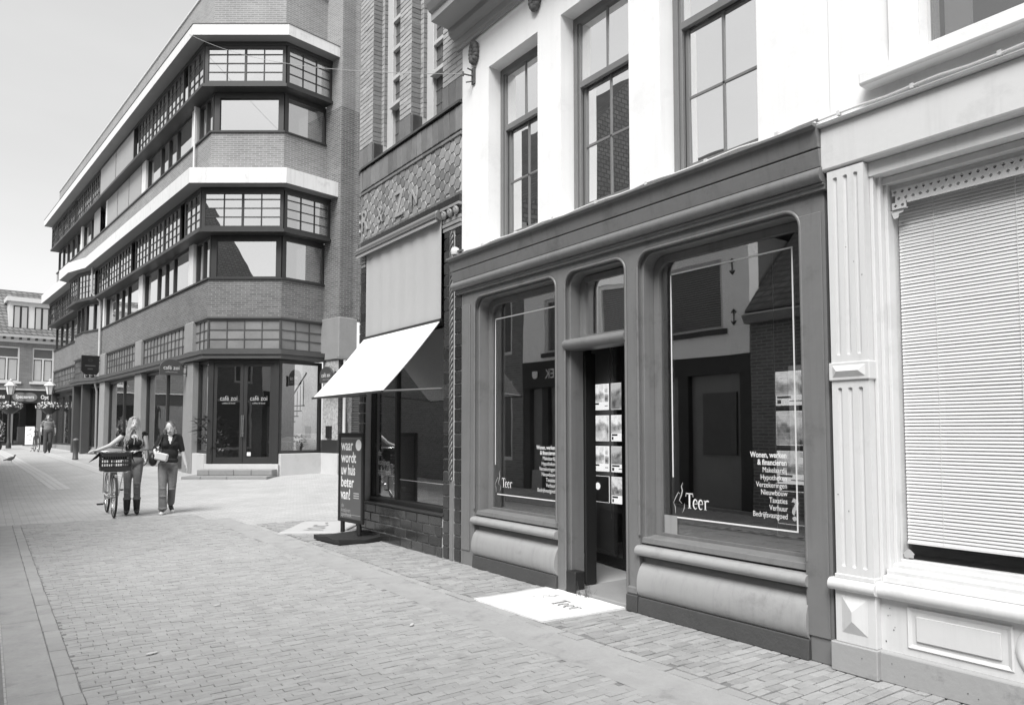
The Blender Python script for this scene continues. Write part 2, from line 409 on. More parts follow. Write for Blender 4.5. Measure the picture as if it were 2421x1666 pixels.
# soldier row beside the slabs on the left, one brick wide
sp = []; y = .8
while y < 13.9:
    l = .2+random.uniform(-.01, .01); sp.append((.438+random.uniform(-.003, .003), y+l/2, .098, l-.005, 0)); y += l
lay(road, M['paver'], sp, 'border_brick', 120)
# right pavement: rougher bricks plus an edging row
sp = []; y = .4; r = 0
while y < 11.8:
    h = .068+random.uniform(-.006, .010); x = 3.515 - (.1 if r % 2 else 0) + random.uniform(-.05, .05)
    while x < 4.42:
        l = .165+random.uniform(-.035, .03); xa, xb = max(x, 3.505), min(x+l, 4.42)
        if xb-xa > .05: sp.append(((xa+xb)/2, y+h/2, xb-xa-.009, h-.009, random.gauss(0, .02)))
        x += l
    y += h; r += 1
lay(walk, M['paver_walk'], sp, 'brick', 300)
sp = []; y = .4
while y < 11.6:
    l = .2+random.uniform(-.01, .01); sp.append((3.452+random.uniform(-.005, .005), y+l/2, .085, l-.007, random.gauss(0, .01))); y += l
lay(walk, M['paver'], sp, 'edging_brick', 90)
sp = []; y = .8; r = 0
while y < 13.9:
    x = .12-.2-(.1 if r % 2 else 0)
    for k in range(9): sp.append((x+.1-.2*k-.1, y+.05, .194, .094, 0))
    y += .1; r += 1
lay(lwalk, M['paver'], sp, 'brick', 90)
# smooth strips either side of the road
b = MB(); n = 40
for i in range(n):
    y0 = -3+16*i/n; y1 = -3+16*(i+1)/n
    b.add([(3.05, y0, -.006), (3.405, y0, -.003), (3.405, y1, -.003), (3.05, y1, -.006), (3.2, y0, -.012), (3.2, y1, -.012)], [(0, 4, 5, 3), (4, 1, 2, 5)])
tag(b.build('gutter', M['gutter'], None, I4), 'smooth gutter strip between street and right pavement', kind='structure')
path = bpy.data.objects.new('path', None); COL.objects.link(path); place(path, None, I4); tag(path, 'strip of concrete slabs at the left edge of the street', kind='structure')
ysl = [1.2, 3.1, 4.92, 6.83, 8.7, 10.6, 12.4, 13.9]
for a, c in zip(ysl, ysl[1:]):
    MB().box(.142, .385, a+.006, c-.006, -.06, -.001+random.uniform(-.003, .001)).build('slab', M['slab'], path, I4, bevel=.004)
# pale stone strips that cross the junction toward the far street
def strip(name, p, q, w, label):
    p, q = Vector((*p, 0)), Vector((*q, 0)); n = int((q-p).length/.6); dirv = (q-p).normalized(); nn = Vector((-dirv.y, dirv.x, 0)); b = MB()
    for i in range(n):
        for s in (-1, 0, 1):
            c0 = p+dirv*(i*.6+.02)+nn*(s*w/3-w/6+.01); c1 = p+dirv*(i*.6+.58)+nn*(s*w/3-w/6+.01); wv = nn*(w/3-.02)
            pts = [c0, c1, c1+wv, c0+wv]; b.add([(u.x, u.y, gz(u.x, u.y)-.004) for u in pts], [(0, 1, 2, 3)])
    tag(b.build(name, M['concrete_light'], None, I4), label, kind='structure')
strip('stone_strip', (1.55, 21.0), (.35, 50), .42, 'pale stone strip running into the far street, nearer the left edge')
strip('stone_strip', (3.2, 22.2), (1.75, 50), .42, 'pale stone strip running into the far street beside the cafe')
# scraps of litter on the bricks
for i, (x, y, s, nm) in enumerate([(.93, 5.35, .035, 'largest scrap of white litter on the street bricks'), (1.62, 6.5, .025, 'scrap of white litter in the middle of the street'),
                          (1.55, 4.35, .012, 'tiny white crumb on the nearest street bricks'), (2.65, 5.0, .03, 'white scrap near the gutter beside the mat')]):
    b = MB(); pts = [(s*(1+.5*random.random())*cos(t), .45*s*sin(t)) for t in [k*pi/3.5 for k in range(7)]]
    b.prism(pts, 0, .006); tag(b.build('litter', M['paper'], None, T(x, y, .004) @ RZ(random.random())), nm, 'litter')
# ------------------------------------------------------------------ text helpers
def text_mesh(body, size, mat, extrude=0, sx=1, align='LEFT', offset=0.0):
    c = bpy.data.curves.new('txt', 'FONT'); c.body = body; c.size = size; c.extrude = extrude; c.align_x = align; c.resolution_u = 3; c.offset = offset
    o = bpy.data.objects.new('txt', c); COL.objects.link(o)
    me = bpy.data.meshes.new_from_object(o.evaluated_get(bpy.context.evaluated_depsgraph_get())); bpy.data.objects.remove(o); bpy.data.curves.remove(c)
    me.transform(RX(pi/2) @ SC(sx, 1, 1)); me.materials.clear(); me.materials.append(mat); return me
def text(name, body, size, mat, parent, Mx, extrude=0, sx=1, align='LEFT', offset=0.0):
    return inst(name, text_mesh(body, size, mat, extrude, sx, align, offset), parent, Mx)
def strokes(lines, mb, y=0, mi=0):
    """flat pen strokes: each line is a list of (x,z,width)"""
    for ln in lines:
        L, R = [], []
        for i, (x, z, w) in enumerate(ln):
            a = ln[max(i-1, 0)]; c = ln[min(i+1, len(ln)-1)]; dx, dz = c[0]-a[0], c[1]-a[1]; q = sqrt(dx*dx+dz*dz) or 1
            nxx, nzz = -dz/q*w/2, dx/q*w/2; L.append((x+nxx, y, z+nzz)); R.append((x-nxx, y, z-nzz))
        k = len(ln)
        mb.add(L+R, [(i, i+1, k+i+1, k+i) for i in range(k-1)], mi)
    return mb
def arc(cx, cz, rx, rz, a0, a1, w0, w1=None, n=12):
    w1 = w0 if w1 is None else w1
    return [(cx+rx*cos(radians(a0+(a1-a0)*i/n)), cz+rz*sin(radians(a0+(a1-a0)*i/n)), w0+(w1-w0)*sin(pi*i/n)) for i in range(n+1)]
def teer_word(mb, x, z, h, y=0, mi=0):
    """serif word, cap height h"""
    s = []; k = h
    s += [[(x, z+k, .07*k), (x+.62*k, z+k, .07*k)], [(x+.31*k, z, .13*k), (x+.31*k, z+k, .13*k)], [(x+.17*k, z+.015*k, .04*k), (x+.45*k, z+.015*k, .04*k)],
          [(x+.02*k, z+1.02*k, .04*k), (x-.01*k, z+.78*k, .03*k)], [(x+.6*k, z+1.02*k, .04*k), (x+.63*k, z+.78*k, .03*k)]]
    for ex in (.62, 1.08):
        e = x+ex*k
        s += [arc(e+.2*k, z+.32*k, .17*k, .31*k, 0, 315, .035*k, .11*k, 18), [(e+.05*k, z+.33*k, .035*k), (e+.37*k, z+.36*k, .035*k)]]
    r = x+1.58*k
    s += [[(r+.08*k, z, .1*k), (r+.08*k, z+.62*k, .1*k)], [(r-.02*k, z+.015*k, .035*k), (r+.2*k, z+.015*k, .035*k)], [(r-.03*k, z+.6*k, .04*k), (r+.08*k, z+.62*k, .05*k)],
          arc(r+.27*k, z+.44*k, .17*k, .17*k, 150, 45, .05*k, .1*k, 8)]
    return strokes(s, mb, y, mi)
def teer_logo(mb, x, z, h, y=0, mi=0):
    s = [[(x, z+.33*h, .015*h), (x+.13*h, z+.55*h, .035*h), (x+.22*h, z+.69*h, .02*h)], [(x+.2*h, z+.68*h, .02*h), (x+.27*h, z+.63*h, .02*h)],
         [(x+.4*h, z+h, .006*h), (x+.34*h, z+.86*h, .04*h), (x+.38*h, z+.74*h, .05*h), (x+.33*h, z+.58*h, .045*h), (x+.25*h, z+.42*h, .03*h), (x+.36*h, z+.33*h, .01*h)],
         [(x, z+.34*h, .01*h), (x+.08*h, z+.2*h, .035*h), (x+.09*h, z, .015*h)], [(x+.46*h, z+.34*h, .01*h), (x+.45*h, z+.2*h, .035*h), (x+.38*h, z+.05*h, .01*h)]]
    return strokes(s, mb, y, mi)

# ------------------------------------------------------------------ the row on the right: estate agent's shop
D0 = 4.32
ROW = frame((D0, 0, 0), (0, -1))              # local x = -y(world), local y = depth into the wall
TE = thing('shop_house', 'white rendered house with grey round-cornered shopfront of the estate agent', 'building', ROW @ T(-4.8, 0, 0))
def rounded_top(xa, xb, zt, r, z0, n=7):
    """opening outline from bottom right, over the rounded head, to bottom left"""
    p = [(xb, z0)]
    p += [(xb-r+r*cos(a), zt-r+r*sin(a)) for a in [pi/2*i/n for i in range(n+1)]]
    p += [(xa+r+r*cos(a), zt-r+r*sin(a)) for a in [pi/2+pi/2*i/n for i in range(n+1)]]
    p += [(xa, z0)]; return p
OPN = [(-6.75, -5.32), (-5.21, -4.40), (-4.28, -2.772)]
ZT = 2.925
out = [(-7.02, 0), (-7.02, 3.0), (-2.61, 3.0), (-2.61, 0)]
poly = out + [q for o in reversed(OPN) for q in rounded_top(o[0], o[1], ZT, .13, 0)]
MB().plate(poly, 0, .05).build('shopfront_surround', M['teer'], TE, ROW, bevel=.004)
poly2 = [(-7.0, .0), (-7.0, 2.98), (-2.63, 2.98), (-2.63, .0)] + [q for o in reversed(OPN) for q in rounded_top(o[0]+.03, o[1]-.03, ZT-.03, .12, 0)]
MB().plate(poly2, .045, .20).build('inner_lining', M['teer'], TE, ROW, bevel=.004)
for o in OPN:                                  # bead running round each opening
    pts = [(x, -.004, z) for x, z in rounded_top(o[0]+.008, o[1]-.008, ZT-.008, .125, .62 if o != OPN[1] else .03)]
    MB().tube(pts, .013, 6).build('bead_moulding', M['teer'], TE, ROW)
for x in (-7.0+.1, -2.7):                        # flat strips on the outer pilasters
    MB().box(x-.09, x+.07, -.012, .0, .16, 2.86).build('pilaster_strip', M['teer'], TE, ROW, bevel=.004)
# entablature
MB().profile([(.12, 2.99), (-.03, 2.99), (-.03, 3.015), (-.045, 3.02), (-.045, 3.03), (.12, 3.03)], -7.09, -2.585).build('architrave_strip', M['teer'], TE, ROW)
MB().profile([(.1, 3.032)]+[(-.045-.045*sin(a), 3.082-.047*cos(a)) for a in [pi*i/10 for i in range(11)]]+[(.1, 3.13)], -7.11, -2.59, smooth=True).build('roll_moulding', M['teer'], TE, ROW)
MB().profile([(.1, 3.132), (-.055, 3.132), (-.075, 3.242), (-.045, 3.252), (.1, 3.252)], -7.13, -2.595).build('fascia_board', M['teer'], TE, ROW, bevel=.003)
MB().profile([(.1, 3.256), (-.07, 3.256), (-.09, 3.375), (-.13, 3.382), (-.13, 3.402), (.02, 3.425), (.1, 3.425)], -7.16, -2.60).build('fascia_board', M['teer'], TE, ROW, bevel=.003)
# sills, aprons and shop windows
for xa, xb in (OPN[0], OPN[2]):
    MB().profile([(.16, .5)]+[(.005-.052*sin(a), .497-.042*cos(a)) for a in [pi*i/12 for i in range(13)]]+[(.16, .55)], xa-.012, xb+.0 if xb < -4 else xb-.002, smooth=True).build('sill_roll', M['teer_light'], TE, ROW)
    MB().profile([(.16, .555), (.02, .555), (.03, .60), (.16, .612)], xa+.004, xb-.004).build('sill', M['teer'], TE, ROW, bevel=.004)
    MB().profile([(.16, .438), (.05, .438), (.05, .405)]+[(.045-.085*sin(a)**.9, .265+.135*cos(a)-.035*sin(a)) for a in [pi*i/26 for i in range(1, 26)]]+[(.03, .132), (.16, .132)], xa+.006, xb-.006, smooth=True).build('apron', M['teer_light'], TE, ROW)
    MB().profile([(.16, .13), (-.02, .13), (-.03, 0), (.16, 0)], xa+.002, xb-.002).build('plinth', M['teer_dark'], TE, ROW, bevel=.005)
def shop_window(xa, xb):
    """timber frame with round upper corners, glass and the vinyl lettering"""
    z0, zt, w = .60, ZT-.035, .06
    o = rounded_top(xa+.032, xb-.032, zt, .12, z0); i = rounded_top(xa+.032+w, xb-.032-w, zt-w, .09, z0+.035)
    b = MB(); n = len(o); ys = (.165, .215)
    v = [(x, ys[0], z) for x, z in o]+[(x, ys[0], z) for x, z in i]+[(x, ys[1], z) for x, z in o]+[(x, ys[1], z) for x, z in i]
    fs = []
    for k in range(n):
        q = (k+1) % n
        fs += [(k, q, n+q, n+k), (2*n+q, 2*n+k, 3*n+k, 3*n+q), (n+k, n+q, 3*n+q, 3*n+k), (q, k, 2*n+k, 2*n+q)]
    b.add(v, fs); win = b.build('window', M['teer'], TE, ROW)
    MB().box(xa+.04, xb-.04, .188, .196, z0+.01, zt-.005).build('pane', M['pane'], win, ROW)
    return win
winL = shop_window(*OPN[0]); winR = shop_window(*OPN[2])
SERV = ['Wonen, werken', '& financieren', 'Makelaardij', 'Hypotheken', 'Verzekeringen', 'Nieuwbouw', 'Taxaties', 'Verhuur', 'Bedrijfsvastgoed']
def decals(win, x0, x1, zb, zt, xt, ztext, size, tx, tz, th, lx, lz, lh, dz):
    YG = .1865
    b = MB(); w = .011
    b.box(x0, x0+w, YG-.001, YG, zb+.32, zt); b.box(x0, x1, YG-.001, YG, zt-w, zt); b.box(x1-w, x1, YG-.001, YG, zb, zt-w); b.box(x0+.04, x1-w, YG-.001, YG, zb, zb+w)
    b.build('border_line', M['lettering'], win, ROW)
    for i, t in enumerate(SERV):
        text('lettering', t, size*(1.04 if i < 2 else 1), M['lettering'], win, ROW @ T(xt, YG, ztext-i*dz), sx=.80, align='RIGHT', offset=.0012 if i < 2 else 0)
    teer_word(MB(), tx, tz, th, YG).build('lettering', M['lettering'], win, ROW)
    teer_logo(MB(), lx, lz, lh, YG).build('emblem', M['lettering_grey'], win, ROW)
decals(winL, -6.62, -5.37, .775, 2.68, -5.585, 1.275, .054, -6.49, .86, .095, -6.62, .80, .235, .0525)
decals(winR, -4.085, -2.965, .765, 2.73, -3.045, 1.268, .054, -3.95, .85, .115, -4.08, .80, .25, .0525)
# sticker in the corner of the right window
st = MB().box(-4.175, -4.04, .183, .1855, .635, .78).build('sticker', M['teer_light'], winR, ROW)
# wall anchors drawn on neither glass: doorway
TR = MB().profile([(.2, 2.2)]+[(.02-.06*sin(a), 2.245-.05*cos(a)) for a in [pi*i/12 for i in range(13)]]+[(.2, 2.3)], -5.205, -4.405, smooth=True).build('transom', M['teer'], TE, ROW)
fl = MB()
for a in ((-5.18, -5.12, 2.30, 2.885), (-4.49, -4.43, 2.30, 2.885)): fl.box(a[0], a[1], .165, .215, a[2], a[3])
fl.box(-5.12, -4.49, .165, .215, 2.30, 2.34); fl.box(-5.12, -4.49, .165, .215, 2.83, 2.885)
fan = fl.build('fanlight', M['teer'], TE, ROW)
MB().box(-5.13, -4.48, .187, .195, 2.32, 2.85).build('pane', M['pane_upper'], fan, ROW)
for x0, x1 in ((-4.49, -4.432),): MB().box(x0, x1, .06, .22, .03, 2.20).build('door_jamb', M['teer'], TE, ROW, bevel=.005)
MB().box(-5.19, -5.06, -.012, .10, .0, .20).build('jamb_block', M['black'], TE, ROW, bevel=.006)
MB().box(-4.41, -4.285, -.03, .10, .0, .135).build('jamb_block', M['teer_dark'], TE, ROW, bevel=.006)
MB().profile([(-.012, .135), (-.02, .15), (-.016, .19), (0, .2), (.02, .2), (.02, .135)], -4.40, -4.29).build('jamb_collar', M['teer'], TE, ROW)
MB().box(-5.19, -4.42, .0, .9, -.02, .04).build('threshold', M['concrete'], TE, ROW, bevel=.008)
# thin black strip at the back of the left jamb, glazed leaf standing open
jamb_strip = MB().box(-5.19, -5.16, .205, .335, .05, 2.18).build('door', M['black'], TE, ROW, bevel=.004)
HIN = ROW @ T(-6.24, 1.17, 0) @ RZ(-.187)                # glazed inner leaf, set back behind the entrance
b = MB(); Wd, Hd = .81, 2.5
b.box(0, .075, -.02, .02, .06, Hd); b.box(Wd-.075, Wd, -.02, .02, .06, Hd); b.box(.075, Wd-.075, -.02, .02, .06, .15); b.box(.075, Wd-.075, -.02, .02, Hd-.08, Hd)
dg = b.build('door', M['black'], TE, HIN, bevel=.003)
MB().box(.07, Wd-.07, -.004, .004, .14, Hd-.07).build('pane', M['pane_blind'], dg, HIN)
# room behind the shopfront
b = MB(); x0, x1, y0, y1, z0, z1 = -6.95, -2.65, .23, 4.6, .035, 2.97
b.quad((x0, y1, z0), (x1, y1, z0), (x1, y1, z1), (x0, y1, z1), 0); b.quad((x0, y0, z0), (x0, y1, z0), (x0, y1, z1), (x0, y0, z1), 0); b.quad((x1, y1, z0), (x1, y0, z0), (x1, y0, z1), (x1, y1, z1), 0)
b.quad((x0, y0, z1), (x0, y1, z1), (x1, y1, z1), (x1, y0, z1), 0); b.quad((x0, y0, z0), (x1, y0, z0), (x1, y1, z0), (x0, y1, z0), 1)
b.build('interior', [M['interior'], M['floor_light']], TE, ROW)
MB().box(-6.95, -5.85, .23, .75, .04, .52).build('window_seat', M['interior'], TE, ROW)
MB().box(-4.25, -2.7, .23, .75, .04, .50).build('window_seat', M['interior'], TE, ROW)
MB().box(-6.6, -6.05, 1.4, 1.45, .04, 2.9).build('partition', M['interior_mid'], TE, ROW)
# render and upstairs windows
UP = [(-6.48, -5.61), (-5.25, -4.35), (-4.0, -3.09)]
ZS, ZH = 3.46, 5.40
b = MB(); wall_grid(b, -7.02, -2.555, 3.405, 6.9, [(a, c, ZS, ZH) for a, c in UP], .0, .32)
b.build('upper_wall', M['white_wall'], TE, ROW)
def sash(xa, xb, parent):
    y0 = .155; win = None
    b = MB(); jw = .055
    b.box(xa, xa+jw, y0, y0+.12, ZS, ZH); b.box(xb-jw, xb, y0, y0+.12, ZS, ZH); b.box(xa+jw, xb-jw, y0, y0+.12, ZH-.07, ZH); b.box(xa+jw, xb-jw, y0-.02, y0+.12, ZS, ZS+.06)
    b.box(xa+jw, xa+jw+.03, y0+.015, y0+.05, ZS, ZH); b.box(xb-jw-.03, xb-jw, y0+.015, y0+.05, ZS, ZH)
    win = b.build('window', M['sash'], parent, ROW, bevel=.003)
    xi, xj = xa+jw+.03, xb-jw-.03; zm = 4.73; xc = (xi+xj)/2
    up = MB().box(xi, xj, y0+.01, y0+.05, zm-.03, zm+.03)
    up.box(xc-.011, xc+.011, y0+.02, y0+.045, zm+.03, ZH-.07); up.build('upper_sash', M['sash'], win, ROW, bevel=.002)
    lo = MB().box(xi, xj, y0+.055, y0+.09, ZS+.06, ZS+.13); lo.box(xi, xi+.035, y0+.055, y0+.09, ZS+.13, zm-.03); lo.box(xj-.035, xj, y0+.055, y0+.09, ZS+.13, zm-.03)
    lo.box(xc-.011, xc+.011, y0+.06, y0+.085, ZS+.13, zm-.03); lo.box(xi+.035, xj-.035, y0+.06, y0+.085, 4.12, 4.143); lo.build('lower_sash', M['sash'], win, ROW, bevel=.002)
    for a, c, e, f, yy in ((xi, xc-.011, zm+.03, ZH-.07, .032), (xc+.011, xj, zm+.03, ZH-.07, .032), (xi+.035, xc-.011, ZS+.13, 4.12, .072), (xc+.011, xj-.035, ZS+.13, 4.12, .072), (xi+.035, xc-.011, 4.143, zm-.03, .072), (xc+.011, xj-.035, 4.143, zm-.03, .072)):
        cx, cz = (a+c)/2, (e+f)/2
        MB().box(a-cx-.004, c-cx+.004, -.002, .002, e-cz-.004, f-cz+.004).build('pane', M['pane_upper'], win, ROW @ T(cx, y0+yy, cz) @ RZ(random.gauss(0, .004)) @ RX(random.gauss(0, .006)))
    # pleated blind drawn to the far side
    b = MB(); n = 30; zz = [ZS+.1+(ZH-.2-ZS)*i/n for i in range(n+1)]
    v = [(x, y0+.16+(.03 if i % 2 else 0), z) for i, z in enumerate(zz) for x in (xi, xi+.13)]
    b.add(v, [(2*i, 2*i+1, 2*i+3, 2*i+2) for i in range(n)]); b.build('blind', M['screen_light'], win, ROW)
for a, c in UP: sash(a, c, TE)
b = MB(); b.box(-6.9, -2.6, 3.4, 3.45, 3.44, 6.2); b.box(-6.9, -2.6, .4, 3.4, 6.15, 6.2); b.box(-6.9, -2.6, .33, 3.4, 3.41, 3.44); b.box(-6.95, -6.9, .4, 3.4, 3.44, 6.2)
b.build('upstairs_room', M['interior'], TE, ROW)
# main cornice with gutter
prof = [(.0, 5.83), (-.03, 5.83), (-.03, 5.87), (-.045, 5.88), (-.045, 5.95), (-.09, 5.96), (-.13, 6.0), (-.14, 6.06), (-.36, 6.08), (-.36, 6.17), (-.39, 6.18), (-.43, 6.25), (-.47, 6.36), (-.5, 6.40), (-.5, 6.43), (.0, 6.45)]
MB().profile(prof, -7.12, -2.5).build('cornice', M['cornice_paint'], TE, ROW, bevel=.004)
MB().profile([(-.36, 6.455), (.0, 6.47), (3.2, 9.4), (3.2, 9.3), (.02, 6.46)], -7.05, -2.5).build('roof', M['roof'], TE, ROW)
# carved masks and the cable hook
def rosette(x, z):
    b = MB(); n = 14
    for k in range(n):
        a = 2*pi*k/n; b.ell((x+.055*cos(a)*.9, -.03, z+.10*sin(a)), (.035+.012*random.random(), .03+.015*random.random(), .032+.012*random.random()), 8, 6)
    b.ell((x, -.02, z), (.05, .02, .09), 8, 6); b.build('rosette', M['iron'], TE, ROW)
rosette(-6.74, 5.66); rosette(-5.62, 5.72+.02)
hk = MB().box(-6.80, -6.74, -.02, .0, 5.32, 5.50)
hk.tube([(-6.77, -.02, 5.47), (-6.79, -.08, 5.49)], .008, 6); hk.tube([(-6.77, -.02, 5.41), (-6.80, -.13, 5.415)], .009, 6); hk.tube([(-6.77, -.02, 5.35), (-6.80, -.09, 5.33)], .008, 6); hk.tube([(-6.80, -.13, 5.44), (-6.80, -.13, 5.39)], .012, 6)
hk.build('cable_hook', M['iron'], TE, ROW)
# cable clipped along the ledge, and the floodlight at its end
pts = [(-7.1+i*.15, -.06+.006*sin(i*2.1), 3.437+.006*sin(i*1.3)) for i in range(31)]
b = MB().tube(pts, .009, 6)
for i in range(0, 31, 4): b.box(pts[i][0]-.012, pts[i][0]+.012, -.075, .0, 3.425, 3.452)
tag(b.build('cable', M['white_paint'], None, ROW), 'white cable clipped along the ledge above the grey shopfront', 'cable')
fl = thing('floodlight', 'small white lamp at the far end of the shopfront ledge', 'lamp', ROW @ T(-7.05, -.07, 3.44))
MB().lathe([(.045, 0), (.05, .03), (.045, .07), (.02, .085)], -7.05, -.07).build('housing', M['white_paint'], fl, ROW @ T(0, 0, 3.44))
MB().box(-6.99, -6.9, -.08, -.05, 3.45, 3.475).build('bracket', M['iron'], fl, ROW)
# ------------------------------------------------------------------ the white shop at the right edge
RS = thing('shop_house', 'white painted shop with fluted pilaster and venetian blind at the right edge', 'building', ROW @ T(-1.2, 0, 0))
WP = M['white_paint']
def fluted(xa, xb, z0, z1, yf, parent):
    """pilaster shaft face with three stop-ended flutes"""
    n = 3; w = xb-xa; fw = .030; gap = (w-n*fw)/(n+1); b = MB(); nz = 8
    xs = [xa]
    for k in range(n):
        c = xa+gap*(k+1)+fw*k+fw/2; xs += [c-fw/2+fw*i/6 for i in range(7)]
    xs.append(xb)
    def dep(x, z):
        for k in range(n):
            c = xa+gap*(k+1)+fw*k+fw/2; u = (x-c)/(fw/2)
            if abs(u) < .999:
                e = min(z-(z0+.045), (z1-.045)-z); r = fw/2
                if e <= 0: return 0
                rr = min(1, e/r); wlim = sqrt(max(0, 1-(1-rr)**2)) if e < r else 1
                return .016*sqrt(max(0, 1-(u/max(wlim, 1e-3))**2)) if abs(u) < wlim else 0
        return 0
    zs = [z0, z0+.045]+[z0+.045+.015*i/4 for i in range(1, 5)]+[(z0+z1)/2]+[z1-.06+.015*i/4 for i in range(4)]+[z1-.045, z1]
    v = [(x, yf+dep(x, z), z) for z in zs for x in xs]; m = len(xs)
    b.add(v, [(j*m+i, j*m+i+1, (j+1)*m+i+1, (j+1)*m+i) for j in range(len(zs)-1) for i in range(m-1)])
    b.quad((xb, yf, z0), (xb, .15, z0), (xb, .15, z1), (xb, yf, z1)); b.quad((xa, .15, z0), (xa, yf, z0), (xa, yf, z1), (xa, .15, z1))
    return b.build('pilaster_shaft', WP, parent, ROW)
def pyramid(xa, xb, z0, z1, y, h, parent, name):
    b = MB(); cx, cz = (xa+xb)/2, (z0+z1)/2; k = min(xb-xa, z1-z0)*.5
    if xb-xa > z1-z0: p, q = (xa+k, y-h, cz), (xb-k, y-h, cz)
    else: p, q = (cx, y-h, z0+k), (cx, y-h, z1-k)
    A, B, C, E = (xa, y, z0), (xb, y, z0), (xb, y, z1), (xa, y, z1)
    if xb-xa > z1-z0: b.add([A, B, C, E, p, q], [(0, 1, 5, 4), (1, 2, 5), (2, 3, 4, 5), (3, 0, 4)])
    else: b.add([A, B, C, E, p, q], [(0, 1, 4), (1, 2, 5, 4), (2, 3, 5), (3, 0, 4, 5)])
    return b.build(name, WP, parent, ROW)
def torus_run(xa, xb, zc, r, yc, parent, ends=True):
    return MB().profile([(.16, zc-r)]+[(yc-r*1.05*sin(a), zc-r*cos(a)) for a in [pi*i/12 for i in range(13)]]+[(.16, zc+r)], xa, xb, smooth=True).build('torus_moulding', WP, parent, ROW)
for xa in (-2.565, -.42):
    xb = xa+.235
    fluted(xa, xb, 1.875, 3.085, -.035, RS); fluted(xa, xb, .585, 1.765, -.035, RS)
    MB().box(xa-.012, xb+.012, -.048, .12, 1.765, 1.875).build('pilaster_block', WP, RS, ROW, bevel=.004); pyramid(xa+.012, xb-.012, 1.783, 1.857, -.0475, .022, RS, 'diamond_point')
    torus_run(xa-.035, xb+.02, .522, .036, -.045, RS); MB().box(xa-.008, xb+.008, -.045, .15, .557, .585).build('base_fillet', WP, RS, ROW, bevel=.004)
    MB().box(xa-.01, xb+.01, -.04, .15, .175, .487).build('pedestal', WP, RS, ROW, bevel=.004); pyramid(xa+.03, xb-.04, .235, .455, -.0395, .035, RS, 'diamond_point')
    MB().box(xa-.035, xb+.02, -.06, .15, 0, .175).build('plinth', M['plinth_grey'], RS, ROW, bevel=.006)
    for k, (o, yy) in enumerate(((.0, .03), (.02, .075), (.04, .12))):     # stepped jamb
        MB().box(xb+.0+o, xb+.022+o, yy, .26, .49, 3.05).build('window_jamb', WP, RS, ROW, bevel=.004) if xa < -1 else None
# fascia, ledge, head
MB().profile([(.2, 3.092), (-.03, 3.092), (-.04, 3.10), (-.045, 3.11), (-.045, 3.375), (.2, 3.375)], -2.598, 1.9).build('fascia_board', WP, RS, ROW, bevel=.003)
MB().profile([(.1, 3.378), (-.075, 3.378), (-.085, 3.395), (-.02, 3.418), (.1, 3.418)], -2.61, 1.9).build('ledge', WP, RS, ROW, bevel=.002)
MB().box(-2.33, 1.9, .02, .26, 3.0, 3.09).build('window_head', WP, RS, ROW, bevel=.004)
MB().box(-2.33, 1.9, .10, .26, 2.955, 2.998).build('window_head', WP, RS, ROW, bevel=.004)
# apron under the window
b = MB().box(-2.32, -.43, .015, .15, .175, .487); b.build('apron', WP, RS, ROW)
torus_run(-2.33, -.43, .522, .045, -.005, RS)
MB().profile([(.25, .568), (.0, .568), (.01, .605), (.05, .608), (.05, .635), (.11, .64), (.11, .665), (.25, .672)], -2.30, -.43).build('sill', WP, RS, ROW, bevel=.003)
MB().profile([(.15, 0), (-.02, 0), (-.02, .165), (-.005, .176), (.15, .176)], -2.33, -.43).build('plinth', M['plinth_grey'], RS, ROW, bevel=.004)
def panel(xa, xb, za, zb):
    f = MB(); y = .0145; w = .028
    o = [(xa, za), (xb, za), (xb, zb), (xa, zb)]; i = [(xa+w, za+w), (xb-w, za+w), (xb-w, zb-w), (xa+w, zb-w)]
    v = [(x, y, z) for x, z in o]+[(x, y-.010, z) for x, z in [(xa+.008, za+.008), (xb-.008, za+.008), (xb-.008, zb-.008), (xa+.008, zb-.008)]]+[(x, y+.0005, z) for x, z in i]
    f.add(v, [(k, (k+1) % 4, 4+(k+1) % 4, 4+k) for k in range(4)]+[(4+k, 4+(k+1) % 4, 8+(k+1) % 4, 8+k) for k in range(4)])
    f.build('panel_moulding', WP, RS, ROW)
    MB().box(xa+.055, xb-.055, .002, .016, za+.05, zb-.05).build('panel', WP, RS, ROW, bevel=.003)
panel(-2.17, -1.63, .215, .455); panel(-1.32, -.55, .215, .455)
b = MB(); n = 28; rings = [(.15, .0145), (.145, .006), (.115, .002), (.105, .012), (.085, .0142), (.06, .004), (.035, -.006), (.0, -.012)]
v = [(-1.475+r*cos(2*pi*j/n), y, .335+r*sin(2*pi*j/n)) for r, y in rings for j in range(n)]
b.add(v, [(i*n+j, i*n+(j+1) % n, (i+1)*n+(j+1) % n, (i+1)*n+j) for i in range(len(rings)-1) for j in range(n)], 0, True); b.build('roundel', WP, RS, ROW)
